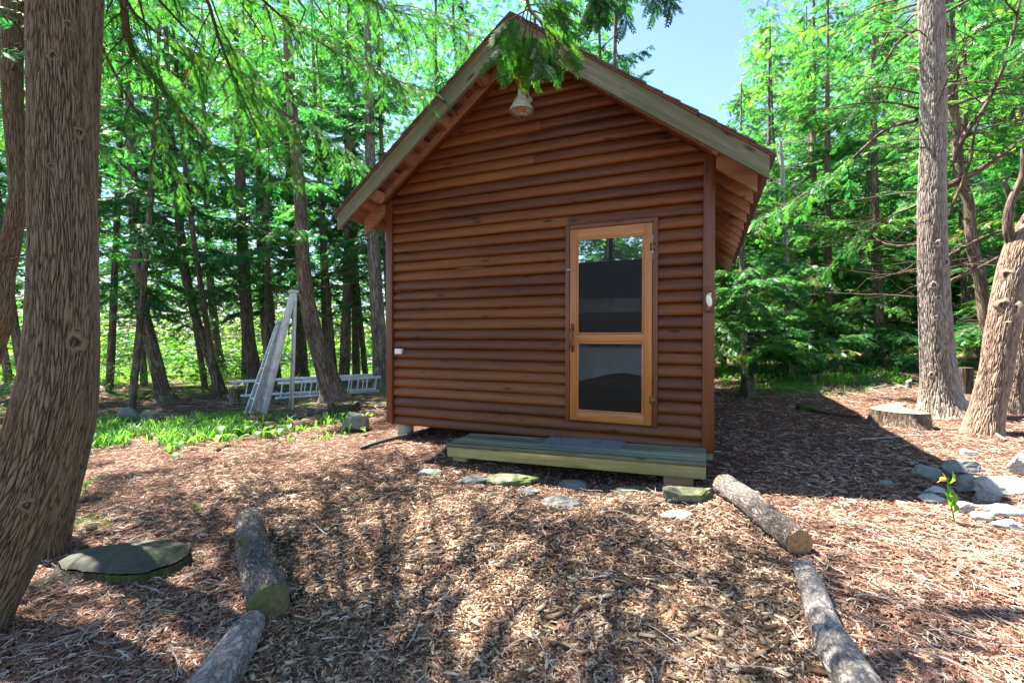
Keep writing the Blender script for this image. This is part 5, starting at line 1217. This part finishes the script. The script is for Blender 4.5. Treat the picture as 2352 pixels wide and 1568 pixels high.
patch('grass', gpoly, 3600, GRS, (.08, .24), .5, .47, sc=2.4); patch('leafy_ground_cover', gpoly, 1000, BL, (.07, .18), .5, .46, sc=2.4)
patch('leafy_ground_cover', [(430, 965), (640, 955), (850, 960), (850, 1000), (700, 1020), (520, 1030)], 330, BL, (.07, .16), .5, .50, sc=3)
patch('grass', [(1650, 872), (1780, 868), (1960, 880), (2100, 893), (2100, 905), (1900, 908), (1780, 905), (1650, 892)], 2600, GRS, (.04, .14), .45, .53, sc=1.6)
patch('leafy_ground_cover', [(1650, 845), (2100, 845), (2100, 885), (1650, 875)], 900, BL, (.08, .2), .6, .48, sc=1)
patch('grass', [(1880, 868), (1960, 868), (1960, 888), (1880, 888)], 500, GRS, (.1, .22), .8, .2)
patch('grass', [(0, 860), (700, 852), (700, 875), (0, 880)], 9000, GRS, (.15, .4), .85, .35, sc=.5)
patch('moss', [(150, 1185), (250, 1185), (260, 1215), (170, 1220)], 500, GRS, (.02, .05), .2, .4, sc=3)
def seedling(label, px, py, s_, seed, grp=None):
    r = random.Random(seed); p = G(px, py); z0 = float(gfull(p[0], p[1])); o = empty('leafy_seedling', (p[0], p[1], z0)); tag(o, label, 'plant', grp); h = s_ * .45
    g = Geo(); tube(g, [(0, 0, -.01), (.003, 0, h)], .003, 6); g.obj('stem', M['grass'], o)
    for k in range(r.choice((2, 2, 3))):
        a = r.uniform(0, 6.28); g = Geo(); V, F_ = [], []; n = 7
        for i in range(n + 1):
            t = i / n; ww = s_ * .2 * math.sin(min(1, t + .06) * math.pi * .95) ** .75; x = s_ * .62 * t; z = h + s_ * (.75 * t - .45 * t * t)
            for q in (-1, 0, 1): V.append((x * math.cos(a) - q * ww * math.sin(a), x * math.sin(a) + q * ww * math.cos(a), z + abs(q) * ww * .35))
        for i in range(n):
            for q in (0, 1): F_.append([i * 3 + q, i * 3 + q + 1, i * 3 + 4 + q, i * 3 + 3 + q])
        g.add(V, F_, r.uniform(.45, .95)); g.obj('leaf', M['grass'], o, smooth=True)
    return o
SP = [(770, 990, .2), (742, 1002, .19), (690, 985, .18), (705, 1005, .2), (662, 1000, .2), (640, 1012, .2), (625, 1008, .17), (606, 1004, .2), (588, 1018, .18), (560, 1008, .21), (548, 1026, .2), (520, 1020, .2), (505, 1012, .24), (498, 1030, .2), (470, 1022, .18), (430, 1032, .17), (410, 1040, .17), (838, 1002, .14), (826, 958, .14), (612, 990, .17), (575, 985, .18), (728, 972, .16), (786, 965, .14), (852, 968, .15), (400, 1062, .13), (196, 1142, .2), (452, 1176, .08)]
for i, (x, y, s_) in enumerate(SP): seedling('broad-leaved green seedling in the litter left of the cabin', x, y, s_, i, 'green seedlings scattered left of the cabin')
# young fir saplings at the right
# yellow flower
p = G(2194, 1202); z0 = float(gfull(p[0], p[1])); fl = empty('wild_orchid', (p[0], p[1], z0)); tag(fl, 'single wild orchid with yellow flower and lime leaves by the stones', 'flower')
def rel(px, py): return P(px, py, p[1]) - np.array([p[0], p[1], z0])
g = Geo(); tube(g, spline([(0, 0, -.01), rel(2188, 1175), rel(2181, 1150), rel(2178, 1120), rel(2177, 1098)], 14), .0035, 8); g.obj('stem', M['grass'], fl, smooth=True)
for i, (a, b, ww) in enumerate((((2188, 1178), (2186, 1148), .022), ((2180, 1165), (2168, 1128), .026), ((2181, 1160), (2186, 1128), .026), ((2178, 1142), (2177, 1116), .020), ((2177, 1112), (2186, 1082), .016))):
    A, B = rel(*a), rel(*b); V, F_ = [], []; side = np.array([1, .25, 0.])
    for k in range(9):
        t = k / 8; c_ = A + (B - A) * t + np.array([0, -.02 * math.sin(t * 3.1), 0]); w_ = ww * math.sin(min(1, t + .05) * math.pi * .96) ** .8
        for q in (-1, 0, 1): V.append(c_ + side * q * w_ + np.array([0, -.4 * abs(q) * w_, .003 * math.sin(k * 2 + i)]))
    for k in range(8):
        for q in (0, 1): F_.append([k * 3 + q, k * 3 + q + 1, k * 3 + 4 + q, k * 3 + 3 + q])
    g = Geo(); g.add(V, F_, .85); g.obj('leaf', M['grass'], fl, smooth=True)
c_ = rel(2166, 1100); g = Geo(); ell(g, c_, (.016, .014, .013)); g.obj('pouch', M['bird_y'], fl, smooth=True)
M['petal'] = plain('petal_brown', (.5, .3, .12), .6); g = Geo()
for b in ((2152, 1108), (2164, 1086), (2172, 1098)): tube(g, spline([rel(2174, 1100), (rel(2174, 1100) + rel(*b)) / 2 + np.array([0, 0, .006]), rel(*b)], 6), [.004, .005, .004, .003, .002, .001], 6)
g.obj('petals', M['petal'], fl, smooth=True)
